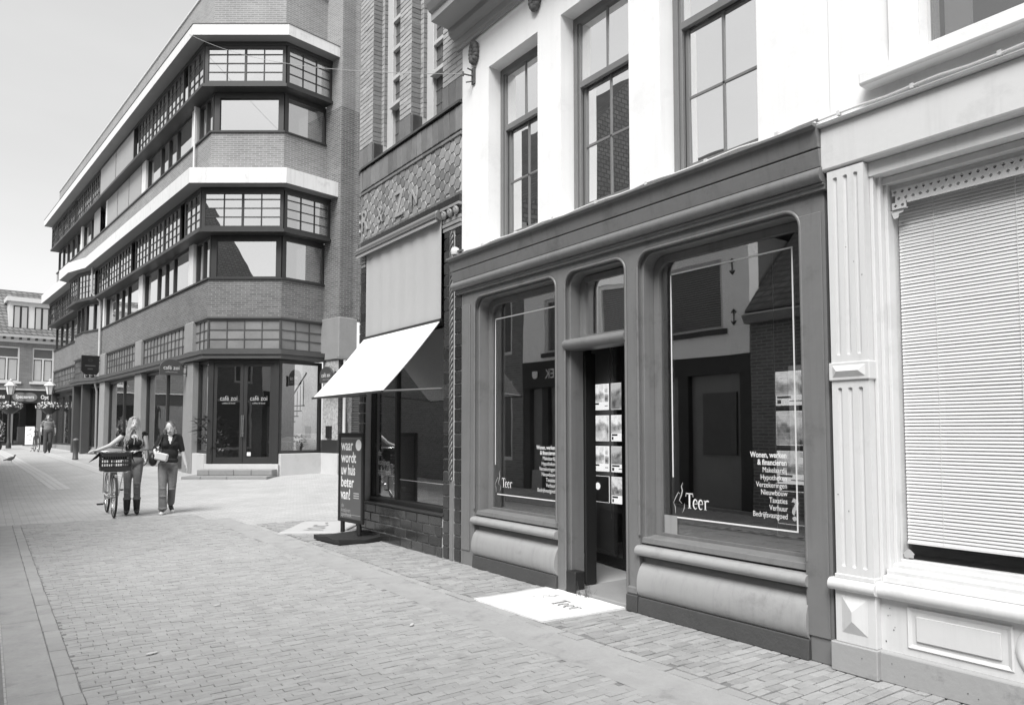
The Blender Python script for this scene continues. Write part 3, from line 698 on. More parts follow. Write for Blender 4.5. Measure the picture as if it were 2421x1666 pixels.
# shop window with lattice valance
wf = MB().box(-2.295, -2.27, .16, .22, .66, 2.955); wf.box(-2.27, -.5, .16, .22, .66, .69); wf.box(-2.27, -.5, .16, .22, 2.925, 2.955); wf.box(-.53, -.5, .16, .22, .69, 2.925)
swin = wf.build('window', WP, RS, ROW, bevel=.003)
MB().box(-2.275, -.52, .186, .194, .68, 2.935).build('pane', M['pane_blind'], swin, ROW)
b = MB(); cw = .042; x = -2.255
while x < -.56:
    for r in range(2 if x > -2.175 else 3):
        z0 = 2.925-(r+1)*cw; xo = x+(cw/2 if r % 2 else 0); c = (xo+cw/2, z0+cw/2); s = cw*.27
        A = [(xo, z0), (xo+cw, z0), (xo+cw, z0+cw), (xo, z0+cw)]; Dm = [(c[0], c[1]-s), (c[0]+s, c[1]), (c[0], c[1]+s), (c[0]-s, c[1])]
        for yy in (.150, .158):
            b.add([(p, yy, q) for p, q in A+Dm], [(0, 1, 5, 4), (1, 2, 6, 5), (2, 3, 7, 6), (3, 0, 4, 7)])
        b.add([(p, yy, q) for yy in (.150, .158) for p, q in Dm], [(k, (k+1) % 4, 4+(k+1) % 4, 4+k) for k in range(4)])
    x += cw
b.plate([(x-.055, z) for x, z in [(-2.215, 2.80), (-2.195, 2.745), (-2.17, 2.75), (-2.165, 2.775), (-2.14, 2.78), (-2.135, 2.80), (-2.115, 2.805), (-2.11, 2.842), (-.54, 2.842), (-.54, 2.832), (-2.10, 2.832), (-2.10, 2.80), (-2.215, 2.80)][:4]+[(-2.165, 2.775), (-2.14, 2.78), (-2.135, 2.80), (-2.115, 2.805), (-2.11, 2.797), (-2.215, 2.797)]], .1605, .167)
b.box(-2.165, -.54, .149, .159, 2.828, 2.842)
b.build('lattice_valance', WP, swin, ROW)
MB().plate([(x-.055, z) for x, z in [(-2.205, .70), (-2.15, .70), (-2.15, .72), (-2.142, .722), (-2.165, .745), (-2.178, .752), (-2.19, .745), (-2.213, .722), (-2.205, .72)]], .1835, .1855).build('sticker', M['lettering_grey'], swin, ROW)
# venetian blind behind the glass
VB = thing('venetian_blind', 'pale venetian blind of thin slats behind the right-hand shop window', 'blind', ROW @ T(-1.37, .24, .8))
b = MB(); L = 1.715; pts = []
for i in range(4):
    u = -.0125+.025*i/3; pts.append((u, .0022*(1-(u/.0125)**2)))
b.add([(x, y, z) for x in (-L/2, L/2) for y, z in pts], [(i, i+1, 5+i, 4+i) for i in range(3)], 0, True)
slat = b.mesh('slat', M['blind'])
z = .80; k = 0
while z < 2.93:
    sag = .006*sin(k*.37)*random.random()
    inst('slat', slat, VB, ROW @ T(-1.4025, .24, z) @ RY(random.gauss(0, .0012)) @ RX(radians(60+1.5*random.gauss(0, 1)+(9*(z-1.4)/1.5 if z > 1.4 else 0))))
    z += .0205; k += 1
MB().box(-2.26, -.545, .228, .252, .778, .79).build('bottom_rail', M['blind'], VB, ROW)
for x in (-2.05, -1.62, -1.15, -.7): MB().tube([(x, .226, .79), (x, .226, 2.95)], .0016, 5).build('cord', M['blind'], VB, ROW)
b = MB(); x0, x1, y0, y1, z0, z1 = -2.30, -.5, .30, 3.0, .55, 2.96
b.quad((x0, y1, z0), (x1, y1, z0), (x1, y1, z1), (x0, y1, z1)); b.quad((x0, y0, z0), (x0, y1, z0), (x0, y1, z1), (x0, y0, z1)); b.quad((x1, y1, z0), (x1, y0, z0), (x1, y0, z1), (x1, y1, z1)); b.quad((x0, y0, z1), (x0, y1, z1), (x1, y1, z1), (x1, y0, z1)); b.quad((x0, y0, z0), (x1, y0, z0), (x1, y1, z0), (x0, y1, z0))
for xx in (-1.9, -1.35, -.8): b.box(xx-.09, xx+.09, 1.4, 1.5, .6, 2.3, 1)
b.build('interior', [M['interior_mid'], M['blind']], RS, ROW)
rc = random.Random(21)                         # chipped paint
for i in range(18):
    x = rc.uniform(-2.58, -1.5); k = i % 3
    z, y = ((rc.uniform(.03, .15), -.0225 if x > -2.31 else -.0625) if k == 0 else (rc.uniform(.6, 2.6), -.0375) if k == 1 else (rc.uniform(.20, .46), .0125))
    if k == 1: x = rc.uniform(-2.55, -2.35)
    if k == 2: x = rc.uniform(-2.30, -2.19)
    r = rc.uniform(.002, .005); n = 6
    MB().add([(x+r*rc.uniform(.5, 1.2)*cos(2*pi*j/n), y, z+r*1.2*rc.uniform(.5, 1.3)*sin(2*pi*j/n)) for j in range(n)], [list(range(n))]).build('paint_chip', M['iron'], RS, ROW)
# remaining frontage out of the picture and the upper wall with its window
MB().box(-.17, 1.9, .02, .3, 0, 3.09).build('lower_wall', M['white_wall'], RS, ROW)
b = MB(); wall_grid(b, -2.552, 1.9, 3.42, 6.9, [(-2.02, -1.2, 3.64, 5.5)], .0, .32); b.build('upper_wall', M['white_wall'], RS, ROW)
MB().box(-2.16, -2.04, -.03, .0, 3.62, 5.6).build('architrave', M['white_wall'], RS, ROW, bevel=.006)
MB().box(-1.19, -1.07, -.03, .0, 3.62, 5.6).build('architrave', M['white_wall'], RS, ROW, bevel=.006)
MB().profile([(.05, 3.52), (-.10, 3.52), (-.115, 3.53), (-.115, 3.60), (.05, 3.635)], -2.30, -.92).build('window_sill', M['white_wall'], RS, ROW, bevel=.006)
b = MB().box(-2.02, -1.97, .05, .14, 3.64, 5.5); b.box(-1.25, -1.2, .05, .14, 3.64, 5.5); b.box(-1.97, -1.25, .05, .14, 3.64, 3.70); b.box(-1.97, -1.25, .05, .14, 4.5, 4.55)
uw = b.build('window', WP, RS, ROW, bevel=.003)
MB().box(-1.975, -1.245, .09, .096, 3.69, 5.5).build('pane', M['pane_cafe'], uw, ROW)
MB().box(-2.1, -1.1, .9, 1.0, 3.4, 5.6).build('interior', M['interior'], RS, ROW); MB().box(-1.94, -1.80, .2, .23, 3.7, 5.5).build('curtain', M['screen_light'], RS, ROW)
pts = [(-2.62+i*.15, -.05+.004*sin(i*2.3), 3.432+.004*sin(i*1.7)) for i in range(18)]
b = MB().tube(pts, .008, 6)
for i in range(1, 18, 3): b.box(pts[i][0]-.01, pts[i][0]+.01, -.06, .0, 3.42, 3.447)
tag(b.build('cable', WP, None, ROW), 'white cable clipped along the ledge of the right-hand white shop', 'cable')

# ------------------------------------------------------------------ tiled shop with brick piers
TS = thing('shop_house', 'narrow tiled shop with hexagon tile frieze and leaded upstairs windows', 'building', ROW @ T(-8.5, 0, 0))
XS0, XS1, RC = -7.02, -9.72, .36
LS = XS0-XS1
def tpath(s, off=0):
    """facade line from the white house, round the corner at the far end; returns (x,y,angle)"""
    if s <= LS: return XS0-s, -off, 0
    a = min((s-LS)/RC, pi/2); cx, cy = XS1, RC
    x, y = cx-(RC+off)*sin(a), cy-(RC+off)*cos(a)
    if s-LS > RC*pi/2: y += s-LS-RC*pi/2
    return x, y, -a
def tmat(s, z, off=0):
    x, y, a = tpath(s, off); return ROW @ T(x, y, z) @ RZ(a)
def ring_wall(name, z0, z1, off, mat, s0=0, s1=None, bevel=0):
    s1 = LS+RC*pi/2+2.0 if s1 is None else s1
    ss = [s0]+[s for s in ([LS*i/4 for i in range(1, 4)]+[LS+RC*pi/2*i/10 for i in range(11)]) if s0 < s < s1]+[s1]; b = MB()
    o = [tpath(s, off)[:2] for s in ss]; i = [tpath(s, off-.25 if off-.25 > -RC*.9 else -RC*.9)[:2] for s in ss]; n = len(ss)
    v = [(x, y, z) for z in (z0, z1) for x, y in o+i]
    f = []
    for k in range(n-1):
        f += [(k, k+1, 2*n+k+1, 2*n+k), (n+k+1, n+k, 3*n+k, 3*n+k+1), (2*n+k, 2*n+k+1, 3*n+k+1, 3*n+k), (k+1, k, n+k, n+k+1)]
    f += [(0, 2*n, 3*n, n), (n-1, 2*n-1, 4*n-1, 3*n-1)]
    b.add(v, f); return b.build(name, mat, TS, ROW)
SEND = LS+RC*pi/2+2.0
XW0, XW1 = -9.60, -7.42                      # shop window opening
ring_wall('base_wall', 0, .47, -.008, M['grout'])
ring_wall('frieze_wall', 4.02, 5.22, -.008, M['grout'])
ring_wall('side_wall', .47, 4.02, -.008, M['grout'], s0=LS+.02)
MB().box(XS0-.005, XW1+.02, .008, .25, .47, 4.02).build('pier_wall', M['grout'], TS, ROW); MB().box(XW0-.02, XS1-.02, .008, .25, .47, 4.02).build('pier_wall', M['grout'], TS, ROW)
def tile_mesh(w, h, name, mat, pil=.010, d=.02):
    e = .006; b = MB()
    o = [(-w/2, -h/2), (w/2, -h/2), (w/2, h/2), (-w/2, h/2)]; i = [(-w/2+e, -h/2+e), (w/2-e, -h/2+e), (w/2-e, h/2-e), (-w/2+e, h/2-e)]
    v = [(x, 0, z) for x, z in o]+[(x, -.006, z) for x, z in i]+[(x, d, z) for x, z in o]
    b.add(v, [(4, 5, 6, 7)]+[(k, (k+1) % 4, 4+(k+1) % 4, 4+k) for k in range(4)]+[(8+k, 8+(k+1) % 4, (k+1) % 4, k) for k in range(4)])
    return b.mesh(name, mat)
def jit(): return RX(random.gauss(0, .012)) @ RZ(random.gauss(0, .012))
tm = tile_mesh(.134, .131, 'tile', M['tile_dark'])
for z in [.075+.142*i for i in range(28)]:
    for s in (.075, .325): inst('tile', tm, TS, tmat(s, z, .0) @ jit() @ SC(1 if s < .2 else .92, 1, 1))
    if z > .45:
        for s in (-XW0+XS0+.075, ): inst('tile', tm, TS, tmat(s, z, .0) @ jit())
        inst('tile', tm, TS, tmat(-XW0+XS0+.19, z, .0) @ jit() @ SC(.6, 1, 1))
tb = tile_mesh(.284, .106, 'tile', M['tile_dark'])
for r in range(4):
    s = .42+(-.0 if r % 2 else -.15)
    while s < LS+RC*1.5:
        if s > .40:
            a, c = s, min(s+.295, LS+RC*1.5)
            inst('tile', tb, TS, tmat((a+c)/2, .062+.116*r, .0) @ jit() @ SC((.27 if tpath((a+c)/2)[2] else .288)/.288, 1, 1))
        elif s+.295 > .41: inst('tile', tb, TS, tmat((.405+s+.29)/2, .062+.116*r, .0) @ jit() @ SC((s+.288-.408)/.288, 1, 1))
        s += .295
# rope column between the tiles, with its capital
b = MB(); n = 160; pts = []
for k in range(3):
    b.tube([(XS0-.20+.016*cos(i*.55+2*pi*k/3), -.016+.014*sin(i*.55+2*pi*k/3), .9+2.85*i/n) for i in range(n+1)], .012, 6)
b.build('rope_column', M['tile_frieze'], TS, ROW)
MB().box(XS0-.235, XS0-.165, -.012, .02, .0, .9).build('column_base', M['tile_frieze'], TS, ROW, bevel=.006)
def capital(x0, x1, z):
    b = MB()
    for i, (zz, p) in enumerate(((z-.20, .012), (z-.15, .022), (z-.10, .016))): b.box(x0, x1, -p, .02, zz, zz+.038)
    n = 3
    for k in range(n):
        cx = x0+(x1-x0)*(k+.5)/n
        b.ell((cx, -.035, z-.01), (.042, .035, .05), 10, 8); b.tube([(cx+.03*cos(a)*(1-a/9), -.06, z+.0+.03*sin(a)*(1-a/9)) for a in [i*.5 for i in range(14)]], .009, 5)
    b.box(x0-.01, x1+.01, -.05, .02, z+.045, z+.075); b.build('capital', M['relief'], TS, ROW)
capital(XW1-.005, XS0-.005, 3.98); capital(XS1-.02, XW0-.0, 3.98)
# frieze: hexagon tiles with the raised letters, upright tiles and the ledge
a6 = .076; b = MB()
hx = [(a6*cos(pi/3*k), a6*sin(pi/3*k)) for k in range(6)]; sc = .93
b.add([(x*sc, 0, z*sc) for x, z in hx]+[(x*(sc-.04), -.004, z*(sc-.04)) for x, z in hx]+[(x*sc, .02, z*sc) for x, z in hx],
      [(6, 7, 8, 9, 10, 11)]+[(k, (k+1) % 6, 6+(k+1) % 6, 6+k) for k in range(6)]+[(12+k, 12+(k+1) % 6, (k+1) % 6, k) for k in range(6)])
hexm = b.mesh('hexagon_tile', M['tile_hex'])
zc0 = 4.20; colw = 1.5*a6; rowh = sqrt(3)*a6; c = 0; s = .10
while s < LS+RC*pi/2-.02:
    for r in range(5): inst('hexagon_tile', hexm, TS, tmat(s, zc0+rowh*(r+.5+(.0 if c % 2 else .5))-.04, .0) @ jit())
    s += colw; c += 1
def border(z, h, w, mat, p=.012, name='border_tile'):
    m = tile_mesh(w-.008, h-.008, name, mat); s = w/2
    while s < LS+RC*pi/2:
        inst(name, m, TS, tmat(s, z, p) @ jit()); s += w
border(4.86, .05, .23, M['tile_frieze']); border(4.165, .05, .14, M['tile_frieze']); border(5.045, .30, .135, M['tile_frieze'], .01, 'upright_tile')
ring_wall('ledge', 5.205, 5.235, .045, M['tile_dark']); ring_wall('ledge', 4.06, 4.135, .035, M['tile_dark']); 
for ch_, s, sz, rz in (('E', LS+.16, .50, 0), ('R', 2.62, .50, 0), ('&', 2.10, .40, 0), ('Z', 1.55, .56, 0), ('N', 1.12, .36, 0)):
    me = text_mesh(ch_, sz*.88, M['relief_letter'], .008, .8, 'CENTER', .0)
    o = inst('letter', me, TS, tmat(s, 4.30 if sz < .55 else 4.26, .016))
# brick storey above: piers, stepped jambs, stone framed leaded windows
ZB0, ZB1 = 5.235, 8.6
bricks_left = [300]
def unit_brick(mat, name='brick'):
    e = .03; b = MB(); h = .5
    o = [(-.5, -.5), (.5, -.5), (.5, .5), (-.5, .5)]; i = [(x*(1-.06), z*(1-.14)) for x, z in o]
    v = [(x, 0, z) for x, z in o]+[(x, -.25, z) for x, z in i]+[(x, 1, z) for x, z in o]
    b.add(v, [(4, 5, 6, 7)]+[(k, (k+1) % 4, 4+(k+1) % 4, 4+k) for k in range(4)]+[(8+k, 8+(k+1) % 4, (k+1) % 4, k) for k in range(4)]); return b
ub = {k: unit_brick(M[k]) for k in ('brick_pale', 'brick_jamb')}; ubm = {k: ub[k].mesh('brick', M[k]) for k in ub}
rest = {k: MB() for k in ub}
def brick_face(Mx, w, z0, z1, mat, bl=.215, bh=.066, j=.0065, far=False):
    """courses on a flat face: local x 0..w, facing -y"""
    z = z0; r = 0
    while z+bh < z1:
        x = 0; edges = [0]
        x = (bl if r % 2 else bl*.5)
        while x < w-.04: edges.append(x); x += bl
        edges.append(w)
        for a, c in zip(edges, edges[1:]):
            R = Mx @ T((a+c)/2, random.gauss(0, .0015), z+bh/2) @ RZ(random.gauss(0, .008)) @ SC(c-a-j, .012, bh-j)
            if bricks_left[0] > 0 and z < 7.7: inst('brick', ubm[mat], TS, R); bricks_left[0] -= 1
            else: rest[mat].add([R @ Vector(q) for q in ub[mat].v], ub[mat].f)
        z += bh; r += 1
WN = [(9.44, 8.60), (8.28, 7.47)]             # upstairs openings in world y
b = MB(); ops = [(-q0, -q1, ZB0+.02, ZB1) for q0, q1 in WN]
wall_grid(b, XS1-.16, XS0, ZB0, ZB1+.2, ops, .012, .55); b.build('upper_wall', M['mortar'], TS, ROW)
for x0, x1 in ((XS1-.16, -9.44), (-8.60, -8.28), (-7.47, XS0)):
    brick_face(ROW @ T(x0, 0, 0), x1-x0, ZB0+.30, ZB1, 'brick_pale')
    if x0 < -9.7 or x0 > -8:                       # tile blocks at the foot of the piers
        pass
    n = max(2, round((x1-x0)/.13)); w = (x1-x0)/n; tmm = tile_mesh(w-.008, .28, 'upright_tile', M['tile_frieze'])
    for k in range(n): inst('upright_tile', tmm, TS, ROW @ T(x0+w*(k+.5), -.004, ZB0+.15) @ jit())
for q0, q1 in WN:
    x0, x1 = -q0, -q1
    JM = ROW @ T(x0, .0, 0) @ RZ(radians(90))
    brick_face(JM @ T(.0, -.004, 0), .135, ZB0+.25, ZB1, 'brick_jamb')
    st = MB().box(x0-.01, x0+.07, .14, .5, ZB0, ZB1); st.build('jamb_step', M['mortar'], TS, ROW)
    brick_face(ROW @ T(x0+.0, .138, 0), .07, ZB0+.25, ZB1, 'brick_pale', .11)
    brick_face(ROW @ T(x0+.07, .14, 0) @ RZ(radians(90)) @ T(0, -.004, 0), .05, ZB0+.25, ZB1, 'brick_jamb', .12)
    MB().box(x0+.0, x0+.055, -.003, .135, ZB0+.0, ZB0+.27).build('foot_block', M['tile_dark'], TS, ROW, bevel=.006)
    w = MB(); xa, xb = x0+.072, x1; yf = .19
    w.box(xa, xa+.17, yf, yf+.1, ZB0, ZB1); w.box(xb-.06, xb, yf, yf+.1, ZB0, ZB1)
    zz = [ZB0, 5.98 if q0 > 9 else 5.98]+[5.98+.42*k for k in range(1, 7)]
    for k, z in enumerate(zz): w.box(xa+.17, xb-.06, yf-(.05 if k == 1 else .0), yf+.09, z-.028, z+.028)
    win = w.build('window', M['stone_frame'], TS, ROW, bevel=.004)
    for za, zb in zip(zz, zz[1:]):
        cx0, cx1 = xa+.17, xb-.06
        MB().box(cx0, cx1, yf+.05, yf+.056, za+.028, zb-.028).build('pane', M['lead'], win, ROW)
        lb = MB(); nl = 5 if zb-za > .5 else 4
        for k in range(1, nl): lb.box(cx0+(cx1-cx0)*k/nl-.004, cx0+(cx1-cx0)*k/nl+.004, yf+.042, yf+.052, za+.028, zb-.028)
        nr = 2 if zb-za < .5 else 4
        for k in range(1, nr): lb.box(cx0, cx1, yf+.042, yf+.052, za+(zb-za)*k/nr-.004, za+(zb-za)*k/nr+.004)
        lb.build('lead_cames', M['sash'], win, ROW)
for k in rest:
    if rest[k].v: tag(rest[k].build('brickwork', M[k], TS, I4), kind='stuff')
# toothed brick edge at the far corner
b = MB(); z = ZB0+.1; r = 0
while z < ZB1:
    if r % 2: b.box(XS1-.20, XS1-.16, .02, .2, z, z+.058)
    z += .066; r += 1
b.build('toothed_quoin', M['brick_jamb'], TS, ROW)
MB().box(XS1-.14, XS0, .56, 5, 5.3, 8.6).build('building_core', M['mortar'], TS, ROW)
# shop window below the awning
b = MB(); b.box(XW0, XW0+.07, .10, .17, .50, 4.0); b.box(XW1-.05, XW1, .10, .17, .50, 4.0); b.box(XW0+.07, XW1-.05, .06, .19, .48, .56); b.box(XW0+.07, XW1-.05, .10, .17, 3.93, 4.0); b.box(-8.86, -8.80, .10, .17, .56, 3.93)
sw = b.build('window', M['black'], TS, ROW, bevel=.004)
MB().box(XW0-.02, XW1+.02, -.02, .12, .470, .50).build('window_sill', M['dark'], TS, ROW, bevel=.006)
MB().box(XW0+.07, -8.86, .13, .138, .55, 3.94).build('pane', M['pane'], sw, ROW); MB().box(-8.80, XW1-.05, .13, .138, .55, 3.94).build('pane', M['pane'], sw, ROW)
for i, t in enumerate(('de', 'kozijnen', 'apotheek')): text('lettering', t, .12, M['lettering'], sw, ROW @ T(-9.42, .1275, 1.12-.125*i), sx=.9)
b = MB(); b.box(-9.40, -8.9, .126, .129, .855, .863); b.box(-8.9, -8.894, .126, .129, .863, 1.25); b.box(-8.75, -7.5, .126, .129, .82, .828); b.box(-7.5, -7.494, .126, .129, .828, 1.05); b.build('border_line', M['lettering_grey'], sw, ROW)
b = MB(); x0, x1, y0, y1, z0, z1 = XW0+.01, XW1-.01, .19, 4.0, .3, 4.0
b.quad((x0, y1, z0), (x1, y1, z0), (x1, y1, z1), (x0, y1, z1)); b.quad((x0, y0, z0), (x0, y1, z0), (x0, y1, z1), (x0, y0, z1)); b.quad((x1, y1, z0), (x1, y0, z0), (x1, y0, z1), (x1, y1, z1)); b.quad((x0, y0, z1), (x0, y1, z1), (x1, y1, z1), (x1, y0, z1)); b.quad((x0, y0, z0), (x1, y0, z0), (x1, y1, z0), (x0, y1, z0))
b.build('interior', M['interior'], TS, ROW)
# samples on the window shelf
SHOWS = [(-9.2, .3, .25, .18, .17, 'white corner sample on the shelf of the tiled shop window, leftmost', M['interior_mid']), (-8.55, .34, .28, .05, .34, 'pale upright sample panel standing in the tiled shop window', M['interior_mid']),
         (-7.85, .32, .12, .10, .2, 'small dark model on the shelf of the tiled shop window', M['iron']), (-7.56, .3, .14, .08, .42, 'tall pale sample at the near end of the tiled shop window', M['sash'])]
for x, y, w, d, h, lab, mt in SHOWS:
    b = MB().box(x-w/2, x+w/2, y, y+d, .56, .56+h*.4); b.box(x-w/2, x-w/4, y, y+d, .56+h*.4, .56+h); b.box(x-w/4, x+w/3, y+d*.5, y+d, .56+h*.4, .56+h*.8)
    tag(b.build('window_sample', mt, None, ROW, bevel=.008), lab, 'sample')
# drop awning with its screen
AW = thing('drop_awning', 'pale drop-arm awning and screen in front of the tiled shop', 'awning', ROW @ T(-8.5, 0, 2.7))
b = MB().profile([(.06, 3.93), (-.06, 3.93), (-.10, 3.96), (-.11, 4.01), (-.08, 4.05), (.06, 4.05)], XW0-.14, XW1-.02); b.build('cassette', M['sash'], AW, ROW, bevel=.008)
MB().profile([(-.075, 3.915), (-.105, 3.93), (-.115, 3.955), (-.10, 3.975), (-.08, 3.94)], XW0-.15, XW1-.02).build('front_rail', M['steel'], AW, ROW)
b = MB(); n = 22
v = [(XW0+.05+(XW1-.02-XW0-.05)*i/n, -.02+.006*sin(i*1.9), z) for z in (2.765, 3.93) for i in range(n+1)]; b.add(v, [(i, i+1, n+2+i, n+1+i) for i in range(n)], 0, True); b.build('screen', M['screen_light'], AW, ROW)
MB().tube([(XW0+.03, -.03, 2.755), (XW1-.01, -.03, 2.755)], .018, 8).build('middle_bar', M['dark'], AW, ROW)
b = MB(); n = 12; m = 6
v = []
for j in range(m+1):
    t = j/m
    for i in range(n+1): v.append((XW0+.03+(XW1-.03-XW0-.03)*i/n, -.03-.73*t, 2.745-.845*t-.02*sin(pi*t)))
b.add(v, [(j*(n+1)+i, j*(n+1)+i+1, (j+1)*(n+1)+i+1, (j+1)*(n+1)+i) for j in range(m) for i in range(n)], 0, True)
v2 = [(x, y+.004, z-.006) for x, y, z in v]; b.add(v2, [(j*(n+1)+i, (j+1)*(n+1)+i, (j+1)*(n+1)+i+1, j*(n+1)+i+1) for j in range(m) for i in range(n)], 0, True)
b.build('canopy', M['awning'], AW, ROW)
MB().tube([(XW0+.02, -.765, 1.895), (XW1-.02, -.765, 1.895)], .014, 8).build('front_bar', M['dark'], AW, ROW)
for x in (XW0+.06, XW1-.04): MB().tube([(x, .0, 1.95), (x, -.74, 1.90)], .013, 6).build('arm', M['sash'], AW, ROW)
# ------------------------------------------------------------------ cafe building on the corner
AL, AR = radians(40.4), radians(42.4)
Ld = FH*cos(AL)-RT*sin(AL); Rd = FH*cos(AR)+RT*sin(AR); OL = Vector((-Ld.y, Ld.x, 0))
P0 = AD(-8.96, 21.5); P1 = AD(-6.80, 21.5); FWD = 2.16
def pt(s, o): return P0+Ld*s+OL*o
CL, CF, CR = frame(P0, -Ld), frame(P0, RT), frame(P1, Rd)
CB = thing('corner_building', 'tall brick corner block with white fascia bands and gridded steel windows, cafe at street level', 'building', frame(P0, RT))
PLT = [pt(26, 0), P0, P1, P1+Rd*1.45]
PLL = [pt(26, 0), pt(18.1, 0), pt(17.72, .385), pt(15.84, .385), pt(14.2, 0), P0, P1, P1+Rd*1.45]
KL, KR = math.tan((pi/2-AL)/2), math.tan((pi/2-AR)/2)
def offset(pl, o):
    r = []; n = len(pl)
    for i, p in enumerate(pl):
        ns = []
        if i > 0: d = (p-pl[i-1]).normalized(); ns.append(Vector((d.y, -d.x, 0)))
        if i < n-1: d = (pl[i+1]-p).normalized(); ns.append(Vector((d.y, -d.x, 0)))
        m = sum(ns, Vector()); m.normalize(); r.append(p+m*(o/max(m.dot(ns[0]), .3)))
    return r
def slab(name, pl, oo, oi, z0, z1, mats, soff=None, bevel=0):
    a, b_ = offset(pl, oo), offset(pl, oi); n = len(a); b = MB()
    v = [(p.x, p.y, z) for z in (z0, z1) for p in a+b_]
    for k in range(n-1):
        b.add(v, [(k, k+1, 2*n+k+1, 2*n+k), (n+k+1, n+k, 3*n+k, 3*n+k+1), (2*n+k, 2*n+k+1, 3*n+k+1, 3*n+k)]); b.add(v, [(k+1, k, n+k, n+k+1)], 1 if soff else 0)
    b.add(v, [(0, 2*n, 3*n, n), (n-1, 2*n-1, 4*n-1, 3*n-1)])
    return b.build(name, mats, CB, I4, bevel=bevel)
def wall_run(pl, z0, z1, mat, th=.3, name='brick_wall'):
    for p, q in zip(pl, pl[1:]):
        Mx = frame(p, q-p); L_ = (q-p).length; MB().box(0, L_, 0, th, z0, z1).build(name, mat, CB, Mx)
wall_run(PLL, 4.82, 5.93, M['brick_low'])
wall_run(PLL, 9.03, 9.4, M['brick_high']); wall_run(PLT, 9.4, 10.35, M['brick_high'])
wall_run(PLT, 13.27, 15.05, M['brick_top'])
slab('coping', PLT, .04, -.34, 15.05, 15.11, M['concrete_light'])
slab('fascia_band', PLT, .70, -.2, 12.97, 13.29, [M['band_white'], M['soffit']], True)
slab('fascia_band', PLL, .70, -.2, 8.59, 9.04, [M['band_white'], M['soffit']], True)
slab('drip_edge', PLT, .715, .5, 13.292, 13.31, M['iron'])
slab('window_ledge', PLT, .36, -.2, 11.60, 11.69, M['frame_dark']); slab('window_ledge', PLL, .36, -.2, 7.26, 7.35, M['frame_dark'])
slab('window_head', PLT, .32, .1, 12.86, 12.969, M['frame_dark']); slab('window_head', PLL, .32, .1, 8.50, 8.589, M['frame_dark'])
slab('sill', PLT, .05, -.25, 10.35, 10.40, M['frame_dark']); slab('sill', PLL, .05, -.25, 5.93, 5.98, M['frame_dark'])
slab('shop_fascia', PLL, .14, -.25, 3.58, 3.70, M['frame_grey']); slab('shop_fascia', PLL, .18, -.25, 3.703, 3.83, M['frame_grey'])
slab('lintel', PLL, .02, -.25, 4.765, 4.82, M['frame_grey'])
slab('interior', PLT, -1.6, -2.0, .2, 13, M['interior_mid'])
for z in (3.55, 7.3, 11.62): slab('floor', PLT, -.05, -1.6, z+.05, z+.09, M['interior_mid'])
def grid_win(Mx, x0, x1, z0, z1, nc, nr, y, fm, pm, bar=.028, edge=.07, single=False, short_top=0, dep=.06, heavy=(), nd_=.5):
    """steel window: outer frame, glazing bars and panes"""
    b = MB(); b.box(x0, x0+edge, y, y+dep, z0, z1); b.box(x1-edge, x1, y, y+dep, z0, z1); b.box(x0+edge, x1-edge, y, y+dep, z0, z0+edge); b.box(x0+edge, x1-edge, y, y+dep, z1-edge, z1)
    X0, X1, Z0, Z1 = x0+edge, x1-edge, z0+edge, z1-edge
    xs = [X0+(X1-X0)*k/nc for k in range(nc+1)]; u = nr-1+(short_top or 1); zs = [Z0+(Z1-Z0)*k/u for k in range(nr)]+[Z1]
    for k in range(1, nc): w = bar*(2.2 if k in heavy else 1)/2; b.box(xs[k]-w, xs[k]+w, y+.01, y+dep-.005, Z0, Z1)
    for k in range(1, nr): b.box(X0, X1, y+.016, y+dep-.01, zs[k]-bar/2, zs[k]+bar/2)
    win = b.build('window', fm, CB, Mx); g = MB(); cache = {}
    for i in range(nc):
        for j in range(nr):
            w, h = (xs[i+1]-xs[i])/2, (zs[j+1]-zs[j])/2; cx, cz = (xs[i]+xs[i+1])/2, (zs[j]+zs[j+1])/2
            R = T(cx, y+dep*.6, cz) @ RZ(random.gauss(0, nd_*.01)) @ RX(random.gauss(0, nd_*.01))
            if single:
                key = round(h, 3)
                if key not in cache: cache[key] = MB().box(-w, w, -.002, .002, -h, h).mesh('pane', pm)
                inst('pane', cache[key], win, Mx @ R)
            else: q = MB().box(-w, w, -.002, .002, -h, h); g.add([R @ Vector(p) for p in q.v], q.f)
    if not single: tag(g.build('glazing', pm, win, Mx), kind='stuff')
    return win
FD = M['frame_dark']; PM = M['pane_mirror']
def big_win(Mx, x0, x1, z0, z1, n, y=.06, fr=None, edge=.10, widths=None, pm=None):
    fr = fr or FD; pm = pm or PM; b = MB(); dep = .10
    b.box(x0, x0+edge, y, y+dep, z0, z1); b.box(x1-edge, x1, y, y+dep, z0, z1); b.box(x0+edge, x1-edge, y, y+dep, z0, z0+.05); b.box(x0+edge, x1-edge, y, y+dep, z1-edge, z1)
    X0, X1 = x0+edge, x1-edge; fs = widths or [1]*n; tot = sum(fs); xs = [X0]
    for f in fs: xs.append(xs[-1]+(X1-X0)*f/tot)
    for q in xs[1:-1]: b.box(q-.05, q+.05, y, y+dep, z0, z1-edge)
    win = b.build('window', fr, CB, Mx)
    for a, c in zip(xs, xs[1:]):
        cx, cz = (a+c)/2, (z0+z1-edge)/2+.02; MB().box(a-cx+.01, c-cx-.01, -.003, .003, z0+.03-cz, z1-edge+.01-cz).build('pane', pm, win, Mx @ T(cx, y+.06, cz) @ RZ(random.gauss(0, .004)) @ RX(random.gauss(0, .004)))
    return win
NEARPOST = [(1.40, 1.85), (7.30, 7.87), (13.56, 13.84)]
